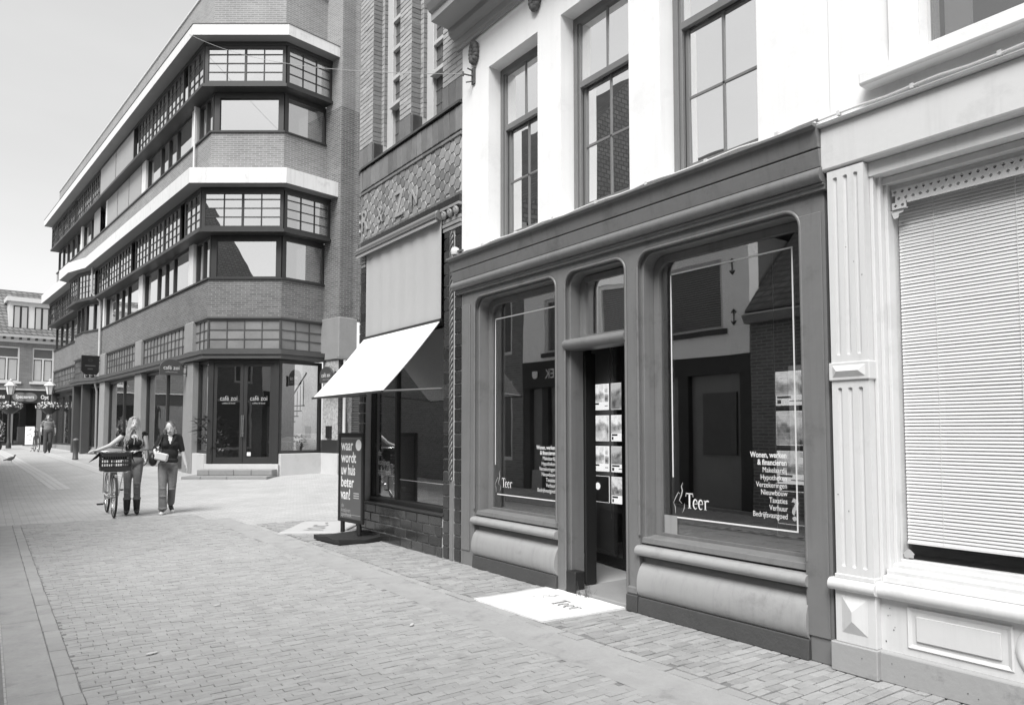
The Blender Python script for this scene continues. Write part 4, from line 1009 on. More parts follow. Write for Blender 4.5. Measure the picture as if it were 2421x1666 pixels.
for zc0, zc1, zw0, zw1, top in ((11.69, 12.86, 10.40, 11.60, True), (7.35, 8.50, 5.98, 7.26, False)):
    o = .30
    # projecting gridded lights: front, right facet, left return
    grid_win(CF, -KL*o+.02, FWD+KR*o-.02, zc0, zc1, 4, 4, -o, FD, PM, single=True, short_top=.62, heavy=(2,), edge=.10)
    grid_win(CR, -KR*o+.02, 1.455, zc0, zc1, 3, 4, -o, FD, PM, single=True, short_top=.62, edge=.09)
    grid_win(CL, -1.40, KL*o-.02, zc0, zc1, 3, 4, -o, FD, PM, single=True, edge=.09)
    big_win(CF, .04, FWD-.04, zw0, zw1, 1, edge=.16); big_win(CR, .05, 1.58, zw0, zw1, 1, edge=.13); big_win(CL, -1.36, -.05, zw0, zw1, 2, edge=.09)
    for s0, s1 in NEARPOST: MB().box(-s1, -s0, -.02, .25, zw0-(.05), zw1).build('mullion_post', M['band_white'], CB, CL)
    spans = [(1.85, 7.30), (7.87, 13.56)]
    for k, (s0, s1) in enumerate(spans):
        if top and k == 1:                   # outside sun screens drawn down over this bay
            for q in range(2): MB().box(-s1+.06+(s1-s0)*q/2, -s1-.03+(s1-s0)*(q+1)/2, -.33, -.32, zc0+.02, zc1-.02).build('sun_screen', M['screen'], CB, CL)
            for q in range(3): MB().box(-s1+.06+(s1-s0)*q/3, -s1-.02+(s1-s0)*(q+1)/3, -.03, -.02, zw0-.03, zw1-.02).build('sun_screen', M['screen'], CB, CL)
            MB().box(-s1, -s0, -.3, -.2, zc0, zc1).build('sun_screen_frame', FD, CB, CL); MB().box(-s1, -s0, .0, .1, zw0, zw1).build('sun_screen_frame', FD, CB, CL)
            continue
        n = 3; w = (s1-s0)/n
        for q in range(n): grid_win(CL, -s1+w*q, -s1+w*(q+1), zc0, zc1, 4, 4, -o, FD, PM, edge=.06)
        big_win(CL, -s1, -s0, zw0, zw1, 4, widths=[1.2, .7, .7, 1.3], edge=.08)
    if top:
        s0, s1 = 13.84, 19.0
        for q in range(3): grid_win(CL, -s1+1.72*q, -s1+1.72*(q+1), zc0, zc1, 4, 4, -o, FD, PM, edge=.06)
        big_win(CL, -s1, -s0, zw0, zw1, 3, edge=.08); MB().box(-16.2, -14.9, -.03, -.02, zw0, zw1).build('sun_screen', M['screen'], CB, CL)
        MB().box(-19.3, -19.0, -.02, .25, zw0-.05, zw1).build('mullion_post', M['band_white'], CB, CL)
        for q in range(4): grid_win(CL, -26+1.67*q, -26+1.67*(q+1), zc0, zc1, 4, 4, -o, FD, PM, edge=.06)
        big_win(CL, -26, -19.3, zw0, zw1, 5, edge=.08)
    else:
        BA, BB = frame(pt(15.84, .385), pt(14.2, 0)-pt(15.84, .385)), frame(pt(17.72, .385), -Ld)
        grid_win(BA, .0, 1.68, zc0, zc1, 5, 4, -.3, FD, PM, single=False); big_win(BA, .02, 1.66, zw0, zw1, 2)
        grid_win(BB, .05, 1.88, zc0, zc1, 4, 4, -.3, FD, PM); big_win(BB, .02, 1.85, zw0, zw1, 2)
        for q in range(4): grid_win(CL, -26+1.9*q, -26+1.9*(q+1), zc0, zc1, 4, 4, -o, FD, PM, edge=.06)
        big_win(CL, -26, -18.4, zw0, zw1, 5, edge=.08)
# ground floor gridded lights with obscured glass
FG = M['frame_grey']
grid_win(CF, .0, FWD, 3.84, 4.765, 4, 3, .02, FG, M['frost'], single=True, edge=.05, bar=.024)
grid_win(CR, .0, 1.5, 3.84, 4.765, 3, 3, .02, FG, M['frost'], single=True, edge=.05, bar=.024)
grid_win(CL, -1.20, .0, 3.84, 4.765, 3, 3, .02, FG, M['frost'], single=True, edge=.05, bar=.024)
for s0, s1 in ((2.0, 7.1), (7.9, 13.0)): grid_win(CL, -s1, -s0, 3.84, 4.765, 12, 3, .02, FG, M['frost'], edge=.05, bar=.024)
BA, BB = frame(pt(15.84, .385), pt(14.2, 0)-pt(15.84, .385)), frame(pt(17.72, .385), -Ld)
grid_win(BA, .0, 1.68, 3.84, 4.765, 4, 3, .02, FG, M['frost'], edge=.05); grid_win(BB, .0, 1.88, 3.84, 4.765, 6, 3, .02, FG, M['frost'], edge=.05)
grid_win(CL, -26, -18.1, 3.84, 4.765, 18, 3, .02, FG, M['frost'], edge=.05)
# concrete pillars and their blocks
for s0, s1 in ((1.08, 1.95), (7.0, 7.92), (12.9, 13.85)):
    MB().box(-s1, -s0-.0, -.06, .3, gz(*pt(s0, 0)[:2])-.1, 3.575).build('pillar', M['concrete'], CB, CL, bevel=.02)
    MB().box(-s1+.06, -s0-.06, -.09, .2, 3.845, 4.80).build('pillar_block', M['concrete'], CB, CL, bevel=.03)
MB().box(-18.2, -17.8, -.35, .3, .2, 3.575).build('pillar', FG, CB, CL); MB().box(-26.1, -25.7, -.06, .3, .2, 3.575).build('pillar', FG, CB, CL); MB().box(-16.05, -15.75, -.36, .1, .2, 3.575).build('pillar', FG, CB, CL)
# street level glazing
PC = M['pane_cafe']
def shopglass(Mx, x0, x1, z0, z1, n, y=.12, fr=None, edge=.09, dep=.1):
    b = MB(); fr = fr or FD
    b.box(x0, x0+edge, y, y+dep, z0, z1); b.box(x1-edge, x1, y, y+dep, z0, z1); b.box(x0+edge, x1-edge, y, y+dep, z0, z0+edge); b.box(x0+edge, x1-edge, y, y+dep, z1-edge, z1)
    xs = [x0+edge+(x1-x0-2*edge)*k/n for k in range(n+1)]
    for q in xs[1:-1]: b.box(q-.04, q+.04, y, y+dep, z0+edge, z1-edge)
    win = b.build('shop_window', fr, CB, Mx)
    for a, c in zip(xs, xs[1:]): MB().box(a-.01, c+.01, y+.05, y+.056, z0+edge-.01, z1-edge+.01).build('pane', PC, win, Mx @ RZ(0))
    return win
shopglass(CR, .06, 1.5, .80, 3.56, 1); shopglass(CL, -1.08, -.06, .80, 3.56, 1)
for s0, s1 in ((1.95, 7.0), (7.92, 12.9)): shopglass(CL, -s1, -s0, .75, 3.56, 2, .14)
shopglass(CL, -25.7, -18.2, .75, 3.4, 4, .14); shopglass(BB, .1, 1.8, .7, 3.4, 2, .3); shopglass(BA, .1, 1.6, .7, 3.5, 2, .3)
WPL = M['concrete_light']
MB().box(.05, 1.45, -.02, .3, .0, .80).build('plinth', WPL, CB, CR, bevel=.01); MB().box(-1.08, -.04, -.02, .3, .0, .80).build('plinth', WPL, CB, CL, bevel=.01)
MB().box(.0, FWD, -.03, .3, .0, .505).build('plinth', WPL, CB, CF, bevel=.01)
for s0, s1 in ((1.95, 7.0), (7.92, 12.9), (13.85, 15.8), (18.1, 26)): MB().box(-s1, -s0, .02, .3, .0, .75).build('plinth', M['concrete'], CB, CL)
b = MB()
for k in range(9): b.box(-2.75, -2.1, -.0, .02, .30+.045*k, .325+.045*k)
b.build('grille', M['dark'], CB, CL)
# cafe doors
b = MB(); b.box(.04, .20, .04, .18, .51, 3.56); b.box(FWD-.20, FWD-.04, .04, .18, .51, 3.56); b.box(.20, FWD-.20, .04, .18, 3.46, 3.56); b.build('door_frame', FD, CB, CF, bevel=.004)
for xa, xb in ((.205, 1.075), (1.085, FWD-.205)):
    b = MB(); e = .10; b.box(xa, xa+e, .07, .13, .52, 3.45); b.box(xb-e, xb, .07, .13, .52, 3.45); b.box(xa+e, xb-e, .07, .13, .52, .70); b.box(xa+e, xb-e, .07, .13, 3.36, 3.45)
    dr = b.build('door', FD, CB, CF, bevel=.003)
    MB().box(xa+e-.01, xb-e+.01, .095, .10, .69, 3.37).build('pane', PC, dr, CF)
    hx_ = xb-.02 if xa < .5 else xa+.02
    h = MB().tube([(hx_, -.0, 1.30), (hx_, -.0, 1.93)], .014, 8); h.tube([(hx_, .0, 1.40), (hx_, .07, 1.40)], .010, 6); h.tube([(hx_, .0, 1.83), (hx_, .07, 1.83)], .010, 6); h.build('handle', M['steel'], dr, CF)
    cx = (xa+xb)/2
    text('lettering', 'café zoi', .20, M['lettering_grey'], dr, CF @ T(cx, .092, 2.36), align='CENTER', sx=.85); text('lettering', 'coffee & food', .07, M['lettering_grey'], dr, CF @ T(cx, .092, 2.26), align='CENTER')
    if xa > .5: MB().box(xa+.12, xa+.23, .0915, .093, .74, .85).build('sticker', M['lettering'], dr, CF)
# steps of sawn stone
for k, (x0, x1, y0, y1, z0, z1, cutsx) in enumerate([(-.22, 2.16, -1.0, -.03, -.02, .205, (.32, 1.05)), (.0, 2.14, -.5, -.031, .206, .365, (.35, 1.05, 1.55))]):
    xs = [x0, *cutsx, x1]
    for a, c in zip(xs, xs[1:]): MB().box(a+.003, c-.003, y0+random.uniform(-.004, .004), y1, z0, z1).build('step', M['concrete'], CB, CF, bevel=.012)
# projecting brick bay at the right end
PX = 1.45; PO = .83
for nm, z0, z1, mt in (('brick_pier', 4.9, 11.4, M['brick_pier']), ('brick_pier', 11.4, 16.2, M['brick_top'])):
    SM = frame(P1+Rd*PX, (Rd.y*1, -Rd.x*1))           # side face turned to the viewer
    MB().box(0, PO, 0, .5, z0, z1).build(nm, mt, CB, SM)
    MB().box(PX+.02, 6, -PO, -PO+.5, z0, z1).build(nm, mt, CB, CR)
SM = frame(P1+Rd*PX, (Rd.y, -Rd.x))
M['roughcast'] = plain('pebbled roughcast', .36, .9, .9, 14, .9, 22)
M['ribbed'] = brickmat('ribbed brick', .08, .14, .03, .6, .055, .016)
MB().box(-.1, PO+.08, -.05, .5, 3.62, 4.90).build('concrete_block', M['concrete'], CB, SM, bevel=.02); MB().box(PX-.06, PX+.6, -PO-.085, -PO, 3.66, 4.88).build('concrete_block', M['concrete'], CB, CR, bevel=.02)
MB().box(.0, PO-.02, .01, .5, .92, 3.62).build('roughcast_wall', M['roughcast'], CB, SM)
MB().box(PX+.02, 6, -PO+.02, -PO+.5, .0, 3.62).build('ribbed_wall', M['ribbed'], CB, CR)
MB().box(.0, PO+.02, -.03, .5, .80, .92+.28).build('bulkhead_panel', M['dark'], CB, SM, bevel=.006); MB().box(-.02, PO+.03, -.035, .5, .0, .80).build('plinth', WPL, CB, SM, bevel=.01); MB().box(PX, 6, -PO-.03, -PO+.4, .0, .78).build('plinth', WPL, CB, CR, bevel=.01)
MB().box(.28, .52, -.06, .02, 1.25, 1.62).build('meter_box', M['black'], CB, SM, bevel=.006)
MB().tube([(PX+.18, -PO-.06, .9), (PX+.18, -PO-.06, 3.6)], .045, 8).build('drainpipe', M['concrete_light'], CB, CR)
# rain pipes on the long side
MB().tube([(-13.95, -.45, 8.6), (-13.95, -.45, 7.5), (-13.97, -.10, 7.15), (-13.97, -.08, 4.75)], .05, 8).build('drainpipe', M['concrete_light'], CB, CL)
MB().tube([(-14.0, -.2, 3.55), (-14.0, -.12, 3.2), (-14.0, -.10, .45)], .05, 8).build('drainpipe', M['concrete'], CB, CL)
MB().tube([(-1.30, -.10, 11.55), (-1.30, -.10, 9.1)], .035, 8).build('drainpipe', M['band_white'], CB, CL)
# cafe interior that shows through the street glazing
slab('cafe_floor', PLL, -.2, -1.6, .45, .50, M['interior_mid'])
b = MB(); SI = CR @ T(.1, .9, 0)
for k in range(11): b.box(.1+.11*k, .21+.11*k, .0, .5, .55+.17*k, .58+.17*k); b.tube([(.15+.11*k, .0, .58+.17*k), (.15+.11*k, .0, 1.35+.17*k)], .012, 5)
b.tube([(.05, 0, 1.3), (1.35, 0, 3.3)], .025, 6); tag(b.build('staircase', M['dark'], None, SI), 'dark staircase with slender balusters inside the cafe window', 'staircase')
def plant(x, y, z, Mx, h, n, lab, pot=True):
    t = thing('potted_plant', lab, 'plant', Mx @ T(x, y, z)); W_ = Mx @ T(x, y, z); b = MB()
    for i in range(n):
        a = random.random()*2*pi; r = h*random.uniform(.2, .55); zz = h*random.uniform(.3, 1); s = h*.12
        c = Vector((r*cos(a), r*sin(a), zz)); u = Vector((cos(a), sin(a), random.uniform(-.5, .8))).normalized()*s; w = Vector((-sin(a), cos(a), .2)).normalized()*s*.35
        b.add([c-u, c+w, c+u*1.3, c-w], [(0, 1, 2, 3)])
    b.build('foliage', M['leaf'], t, W_); MB().lathe([(.07, 0), (.10, .18), (.11, .2), (.09, .2)]).build('pot', M['concrete'], t, W_)
    st_ = MB()
    for i in range(5): st_.tube([(0, 0, .15), (random.uniform(-.1, .1), random.uniform(-.1, .1), h*.6)], .006, 4)
    st_.build('stem', M['leaf'], t, W_)
plant(.95, .45, .82, CR, .55, 110, 'leafy plant behind the right-hand cafe window'); plant(.35, .5, .5, CF, .95, 130, 'tall leafy plant just inside the left cafe door'); plant(-.5, .4, .8, CL, 1.1, 130, 'leafy plant behind the narrow cafe window left of the doors')
tb_ = MB().box(.1, .75, .35, .8, 1.12, 1.16)
for q in ((.15, .4), (.7, .4), (.15, .75), (.7, .75)): tb_.box(q[0]-.02, q[0]+.02, q[1]-.02, q[1]+.02, .5, 1.12)
tag(tb_.build('cafe_table', M['sash'], None, CR), 'small table behind the right-hand cafe window', 'table')

# hanging signs
def cafe_sign(Mx, label, w=.66, h=.48):
    t = thing('hanging_sign', label, 'sign', Mx); n = 16
    o = [(-w/2, 0), (w/2, 0), (w/2, h*.45)]+[(w/2*cos(a), h*.45+h*.55*sin(a)) for a in [pi*i/n for i in range(1, n)]]+[(-w/2, h*.45)]
    MB().plate(o, -.03, .03).build('board', M['frame_grey'], t, Mx, bevel=.004)
    text('lettering', 'café zoi', .17, M['lettering'], t, Mx @ T(0, -.034, .17), align='CENTER', sx=.9); text('lettering', 'coffee & food', .062, M['lettering_grey'], t, Mx @ T(0, -.034, .075), align='CENTER')
    b = MB(); b.box(w/2, w/2+.14, -.012, .012, .05, .075); b.box(w/2, w/2+.14, -.012, .012, .24, .265); b.box(w/2+.11, w/2+.14, -.03, .03, -.02, .32); b.build('bracket', M['dark'], t, Mx)
SG = frame(pt(1.62, .52), -OL); SG.translation.z = 3.17; cafe_sign(SG, 'dark arched cafe sign hanging from the concrete pillar left of the doors')
q = P1+Rd*(PX+.75)+Vector((Rd.y, -Rd.x, 0))*(PO+.55); SG2 = frame(q, Vector((-Rd.y, Rd.x, 0)).cross(Vector((0, 0, 1)))*0+Vector((-Rd.y, Rd.x, 0)))
q2 = P1+Rd*(PX-.02)+Vector((Rd.y, -Rd.x, 0))*(.55); SG2 = frame(q2, Vector((Rd.y, -Rd.x, 0))); SG2 = SG2 @ T(.15, -.30, 0); SG2.translation.z = 2.9
cafe_sign(SG2, 'dark arched cafe sign on the brick pier, half hidden by the awning')
KS = frame(pt(13.7, .47), -OL); KS.translation.z = 3.90
t = thing('hanging_sign', 'black chamfered sign board hanging at the projecting bay of the corner block', 'sign', KS)
MB().plate([(-.34, .15), (-.20, 0), (.26, 0), (.34, .12), (.34, .82), (-.34, .82)], -.04, .04).build('board', M['sign_black'], t, KS, bevel=.004)
b = strokes([arc(0, .62, .08, .045, 0, 350, .015), [(-.2, .38, .06), (.2, .38, .06)], [(-.1, .24, .06), (.1, .24, .06)]], MB(), -.044); b.build('faded_print', M['frame_grey'], t, KS)
MB().box(.335, .45, -.02, .02, .6, .64).build('bracket', M['dark'], t, KS)
b = MB()
for x in (-.1, .1): b.ell((x, 0, -.06), (.09, .07, .07), 10, 7); b.tube([(x, 0, -.02), (x, 0, .06)], .012, 5)
b.build('spotlight', M['dark'], t, KS)
# span wire from the hook on the white house to the corner block
a_, c_ = Vector((D0-.13, 6.80, 5.415)), P0+OL*.71+Vector((0, 0, 13.12)); b = MB()
b.tube([a_.lerp(c_, i/30)-Vector((0, 0, 0.30*4*(i/30)*(1-i/30))) for i in range(31)], .0045, 5); tag(b.build('span_wire', M['wire'], None, I4), 'thin wire strung from the white house to the corner block', 'wire')
# ------------------------------------------------------------------ board, mats and posters
SBM = frame((4.03, 9.36, 0), RT*.66-FH*.75)
SB = thing('pavement_sign', 'black framed pavement sign with grey poster on a moulded rubber foot', 'sign', SBM)
b = MB()                                        # winged foot
v = []; n = 8
for j in range(n+1):
    y = -.36+.72*j/n; dip = .035*(1-abs(y)/.36)
    w = .40-.05*abs(y)/.36
    for x, z in ((-w, .045+.03*(abs(y)/.36)), (-w*.55, .06+dip*.6), (0, .085+dip), (w*.55, .06+dip*.6), (w, .045+.03*(abs(y)/.36))): v.append((x, y, z))
m = 5; b.add(v, [(j*m+i, j*m+i+1, (j+1)*m+i+1, (j+1)*m+i) for j in range(n) for i in range(m-1)])
lo = [(x, y, .004+.02*(abs(y)/.36)*.6) for x, y, z in v]; b.add(lo, [(j*m+i, (j+1)*m+i, (j+1)*m+i+1, j*m+i+1) for j in range(n) for i in range(m-1)])
rim = [i for i in range(m)]+[j*m+m-1 for j in range(1, n+1)]+[n*m+i for i in range(m-2, -1, -1)]+[j*m for j in range(n-1, 0, -1)]
b.add([v[i] for i in rim]+[lo[i] for i in rim], [(k, (k+1) % len(rim), len(rim)+(k+1) % len(rim), len(rim)+k) for k in range(len(rim))])
b.build('foot', M['rubber'], SB, SBM, weld=True)
for x in (-.22, .22): MB().lathe([(.03, .09), (.03, .25)], x, 0).build('post', M['black'], SB, SBM)
zp0, zp1, wp = .235, 1.43, .33
b = MB(); b.box(-wp, -wp+.04, -.02, .02, zp0, zp1); b.box(wp-.04, wp, -.02, .02, zp0, zp1); b.box(-wp+.04, wp-.04, -.02, .02, zp0, zp0+.05); b.box(-wp+.04, wp-.04, -.02, .02, zp1-.05, zp1); b.build('frame', M['black'], SB, SBM, bevel=.004)
po = MB().box(-wp+.035, wp-.035, -.008, .008, zp0+.045, zp1-.045).build('poster', M['sign_grey'], SB, SBM)
for i, t in enumerate(('waar', 'wordt', 'uw huis', 'beter', 'van!')): text('lettering', t, .20, M['lettering'], po, SBM @ T(-.265, -.010, 1.20-.165*i), sx=.62 if t == 'uw huis' else .8, offset=.004)
for i, t in enumerate(('de', 'kozijnen', 'apotheek')): text('lettering', t, .075, M['lettering_grey'], po, SBM @ T(-.25, -.010, .43-.062*i))
MB().lathe([(.075, 0), (.075, .002)], n=20).build('roundel', M['lettering'], po, SBM @ T(.20, -.009, 1.27) @ RX(pi/2))
b = MB(); b.box(-.28, .28, -.0095, -.0085, zp1-.075, zp1-.07); b.box(.275, .28, -.0095, -.0085, zp0+.1, zp1-.075); b.box(-.24, .28, -.0095, -.0085, zp0+.1, zp0+.105)
for k in range(3): b.box(.08, .22, -.0095, -.0085, .62-.03*k, .635-.03*k)
b.build('border_line', M['lettering_grey'], po, SBM)

def mat_poly(pts, name, label, mt='mat_white'):
    b = MB(); q = [Vector((x, y, 0)) for x, y in pts]; n = 10; v = []
    for j in range(n+1):
        for i in range(n+1):
            p = q[0].lerp(q[1], i/n).lerp(q[3].lerp(q[2], i/n), j/n); v.append((p.x, p.y, .012+.004*noise.noise((p.x*4, p.y*4, 2))))
    b.add(v, [(j*(n+1)+i, j*(n+1)+i+1, (j+1)*(n+1)+i+1, (j+1)*(n+1)+i) for j in range(n) for i in range(n)], 0, True)
    e = [i for i in range(n+1)]+[j*(n+1)+n for j in range(1, n+1)]+[n*(n+1)+i for i in range(n-1, -1, -1)]+[j*(n+1) for j in range(n-1, 0, -1)]
    b.add([v[i] for i in e]+[(v[i][0], v[i][1], -.004) for i in e], [(k, (k+1) % len(e), len(e)+(k+1) % len(e), len(e)+k) for k in range(len(e))])
    o = b.build(name, M[mt], None, I4, weld=True); tag(o, label, 'doormat'); return o
m1 = mat_poly([(3.49, 5.45), (3.50, 4.50), (4.40, 4.44), (4.47, 5.47)], 'door_mat', 'white mat printed with the agent emblem at the grey shop doorway')
MM = ROW @ T(0, 0, .0185) @ RX(-pi/2)
b = MB(); teer_word(b, -5.02, -.40, .20, 0); teer_logo(b, -5.30, -.42, .34, 0)
b.v = [(x, z+.0, y) for x, y, z in b.v]          # lay the print flat
def flat(bm_, ox, oy): return [(x+ox, -z+oy, 0.0) for x, y, z in bm_.v]
b = MB(); teer_word(b, .12, 0, .16, 0); teer_logo(b, -.16, -.02, .30, 0)
b.v = [(x, z, 0) for x, y, z in b.v]
b.build('print', M['mat_print'], m1, ROW @ T(-5.05, -.42, .0195))
m2 = mat_poly([(3.42, 10.50), (4.15, 10.02), (5.05, 11.2), (4.30, 11.76)], 'door_mat', 'pale printed mat behind the pavement sign at the tiled corner', 'mat_pale')
b = strokes([[(-.5, -.1, .03), (-.42, .2, .03)], arc(-.25, .05, .08, .12, 0, 360, .03), [(-.08, -.05, .03), (-.02, .15, .03)], arc(.1, .05, .07, .1, 40, 320, .03), [(.3, .0, .04), (.45, .03, .04)]], MB()); b.v = [(x, z, 0) for x, y, z in b.v]
b.build('print', M['mat_print'], m2, T(4.23, 10.87, .0195) @ RZ(radians(58)))

def photo_mat(name, seed, lo, hi, sc):
    m, n, bs, o = newmat(name); g = nd(n, 'ShaderNodeTexCoord'); mpn = nd(n, 'ShaderNodeMapping'); mpn.inputs['Location'].default_value = (seed*3.1, seed*1.7, seed)
    n.links.new(g.outputs['Object'], mpn.inputs[0]); z = noise_node(n, sc, 6, mpn.outputs[0], .7); vz = nd(n, 'ShaderNodeTexVoronoi'); vz.inputs['Scale'].default_value = sc*1.3; n.links.new(mpn.outputs[0], vz.inputs['Vector'])
    r = nd(n, 'ShaderNodeMapRange'); r.inputs[1].default_value = .3; r.inputs[2].default_value = .75; r.inputs[3].default_value = lo; r.inputs[4].default_value = hi
    sp_ = nd(n, 'ShaderNodeSeparateXYZ'); n.links.new(g.outputs['Object'], sp_.inputs[0]); hz = mathn(n, 'MULTIPLY', mathn(n, 'ADD', sp_.outputs['Z'], mathn(n, 'MULTIPLY', mathn(n, 'SUBTRACT', z.outputs['Fac'], .53), .3)), 12, True)
    n.links.new(mathn(n, 'ADD', mathn(n, 'ADD', mathn(n, 'MULTIPLY', z.outputs['Fac'], .75), mathn(n, 'MULTIPLY', vz.outputs['Distance'], .25)), mathn(n, 'MULTIPLY', hz, .22)), r.inputs[0]); n.links.new(r.outputs[0], bs.inputs['Base Color']); bs.inputs['Roughness'].default_value = .35; return m
PH = [photo_mat('printed photo %d' % i, i+1, lo, hi, sc) for i, (lo, hi, sc) in enumerate([(.01, .35, 7), (.02, .6, 9), (.02, .6, 6), (.01, .5, 12)])]
PAPER = plain('poster paper', .62, .5, .02, 5, 0)
def add_glow(m, k):                               # emission added to brighten the sheets in the dim room, no lamp there
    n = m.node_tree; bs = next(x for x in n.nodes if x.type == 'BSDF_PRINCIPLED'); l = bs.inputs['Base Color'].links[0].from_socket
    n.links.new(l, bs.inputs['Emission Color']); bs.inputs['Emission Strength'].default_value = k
for m_ in PH+[PAPER]: add_glow(m_, .6)
BARM = plain('poster bar', .09, .5, .02, 5, 0)
def poster(x0, x1, z0, z1, y, kind, label):
    """printed sheet in an acrylic pocket"""
    cx, cz, w, h = (x0+x1)/2, (z0+z1)/2, (x1-x0)/2, (z1-z0)/2; PMx = ROW @ T(cx, y, cz); b = MB(); e = .004; k = min(w, .15)
    b.box(-w, w, 0, .004, -h, h, 0)
    def r(u0, u1, v0, v1, mi): b.quad((-w+e+(2*w-2*e)*u0, -.0012, -h+e+(2*h-2*e)*v0), (-w+e+(2*w-2*e)*u1, -.0012, -h+e+(2*h-2*e)*v0), (-w+e+(2*w-2*e)*u1, -.0012, -h+e+(2*h-2*e)*v1), (-w+e+(2*w-2*e)*u0, -.0012, -h+e+(2*h-2*e)*v1), mi)
    if kind == 'full': r(0, 1, 0, 1, 1)
    elif kind == 'dark': r(0, 1, 0, 1, 2)
    elif kind == 'grid': r(0, .70, .30, 1, 1); r(.73, 1, .66, 1, 1); r(.73, 1, .30, .63, 1); r(.03, .35, .2, .27, 2); r(.03, .12, .04, .16, 2); r(.75, .95, .13, .16, 2)
    else: r(0, 1, .30, 1, 1); r(.03, .45, .2, .27, 2); r(.03, .15, .04, .16, 2); r(.4, .9, .1, .13, 2)
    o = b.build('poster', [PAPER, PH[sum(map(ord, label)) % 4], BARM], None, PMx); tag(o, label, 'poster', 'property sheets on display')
    if kind == 'dark':
        if w > .08 and '?' in label or 'question' in label: text('lettering', '?', .22, PAPER, o, PMx @ T(.0, -.003, -.085), align='CENTER', offset=.004)
        else: MB().lathe([(.04, 0), (.04, .001)], n=16).build('roundel', PAPER, o, PMx @ T(-w*.5, -.0015, h*.2) @ RX(pi/2))
rows_ = [(1.69, 1.98), (1.345, 1.63), (1.01, 1.29), (.67, .96)]
kr = ['full', 'grid', 'split', 'grid']; kl = ['grid', 'full', 'grid', 'dark']
rn = ['top', 'second', 'third', 'lowest']
for (z0, z1), a, c, nm in zip(rows_, kr, kl, rn):
    poster(-5.95, -5.665, z0, z1, 1.27, a, '%s sheet in the right column seen through the open doorway' % nm)
    poster(-6.23, -5.985, z0, z1, 1.27, c, '%s sheet in the left column seen through the open doorway' % nm)
for (z0, z1), k, lab in zip([(1.64, 1.89), (1.35, 1.60), (1.07, 1.31), (.78, 1.02)], ['split', 'full', 'split', 'dark'],
        ['topmost sheet hanging at the right edge of the large window', 'second sheet from the top at the right edge of the large window', 'third sheet with plan photo at the right edge of the large window', 'grey sheet with a big white question mark low in the large window']):
    poster(-3.29, -3.01, z0, z1, .43, k, lab)
b = MB()
for x in (-5.967, -5.655): b.tube([(x, 1.28, .5), (x, 1.28, 2.7)], .0035, 5)
tag(b.build('display_cables', M['steel'], None, ROW), 'thin steel cables carrying the sheets inside the doorway', 'cable')
b = MB()
for x in (-3.30,): b.tube([(x, .435, .62), (x, .435, 2.8)], .003, 5)
tag(b.build('display_cables', M['steel'], None, ROW), 'thin steel cable carrying the sheets in the large window', 'cable')
# weeds by the door jamb
b = MB()
for i in range(26):
    x, y = random.uniform(-5.03, -4.86), random.uniform(-.05, .04); hh = random.uniform(.04, .13); dx, dy = random.uniform(-.04, .04), random.uniform(-.04, .03)
    b.add([(x-.004, y, .0), (x+.004, y, .0), (x+dx, y+dy, hh)], [(0, 1, 2)])
    b.add([(x+dx, y+dy, hh), (x+dx+.012, y+dy, hh-.008), (x+dx+.004, y+dy-.01, hh+.012)], [(0, 1, 2)])
tag(b.build('weeds', M['leaf'], None, ROW), 'small weeds sprouting beside the doorway', None, kind='stuff')

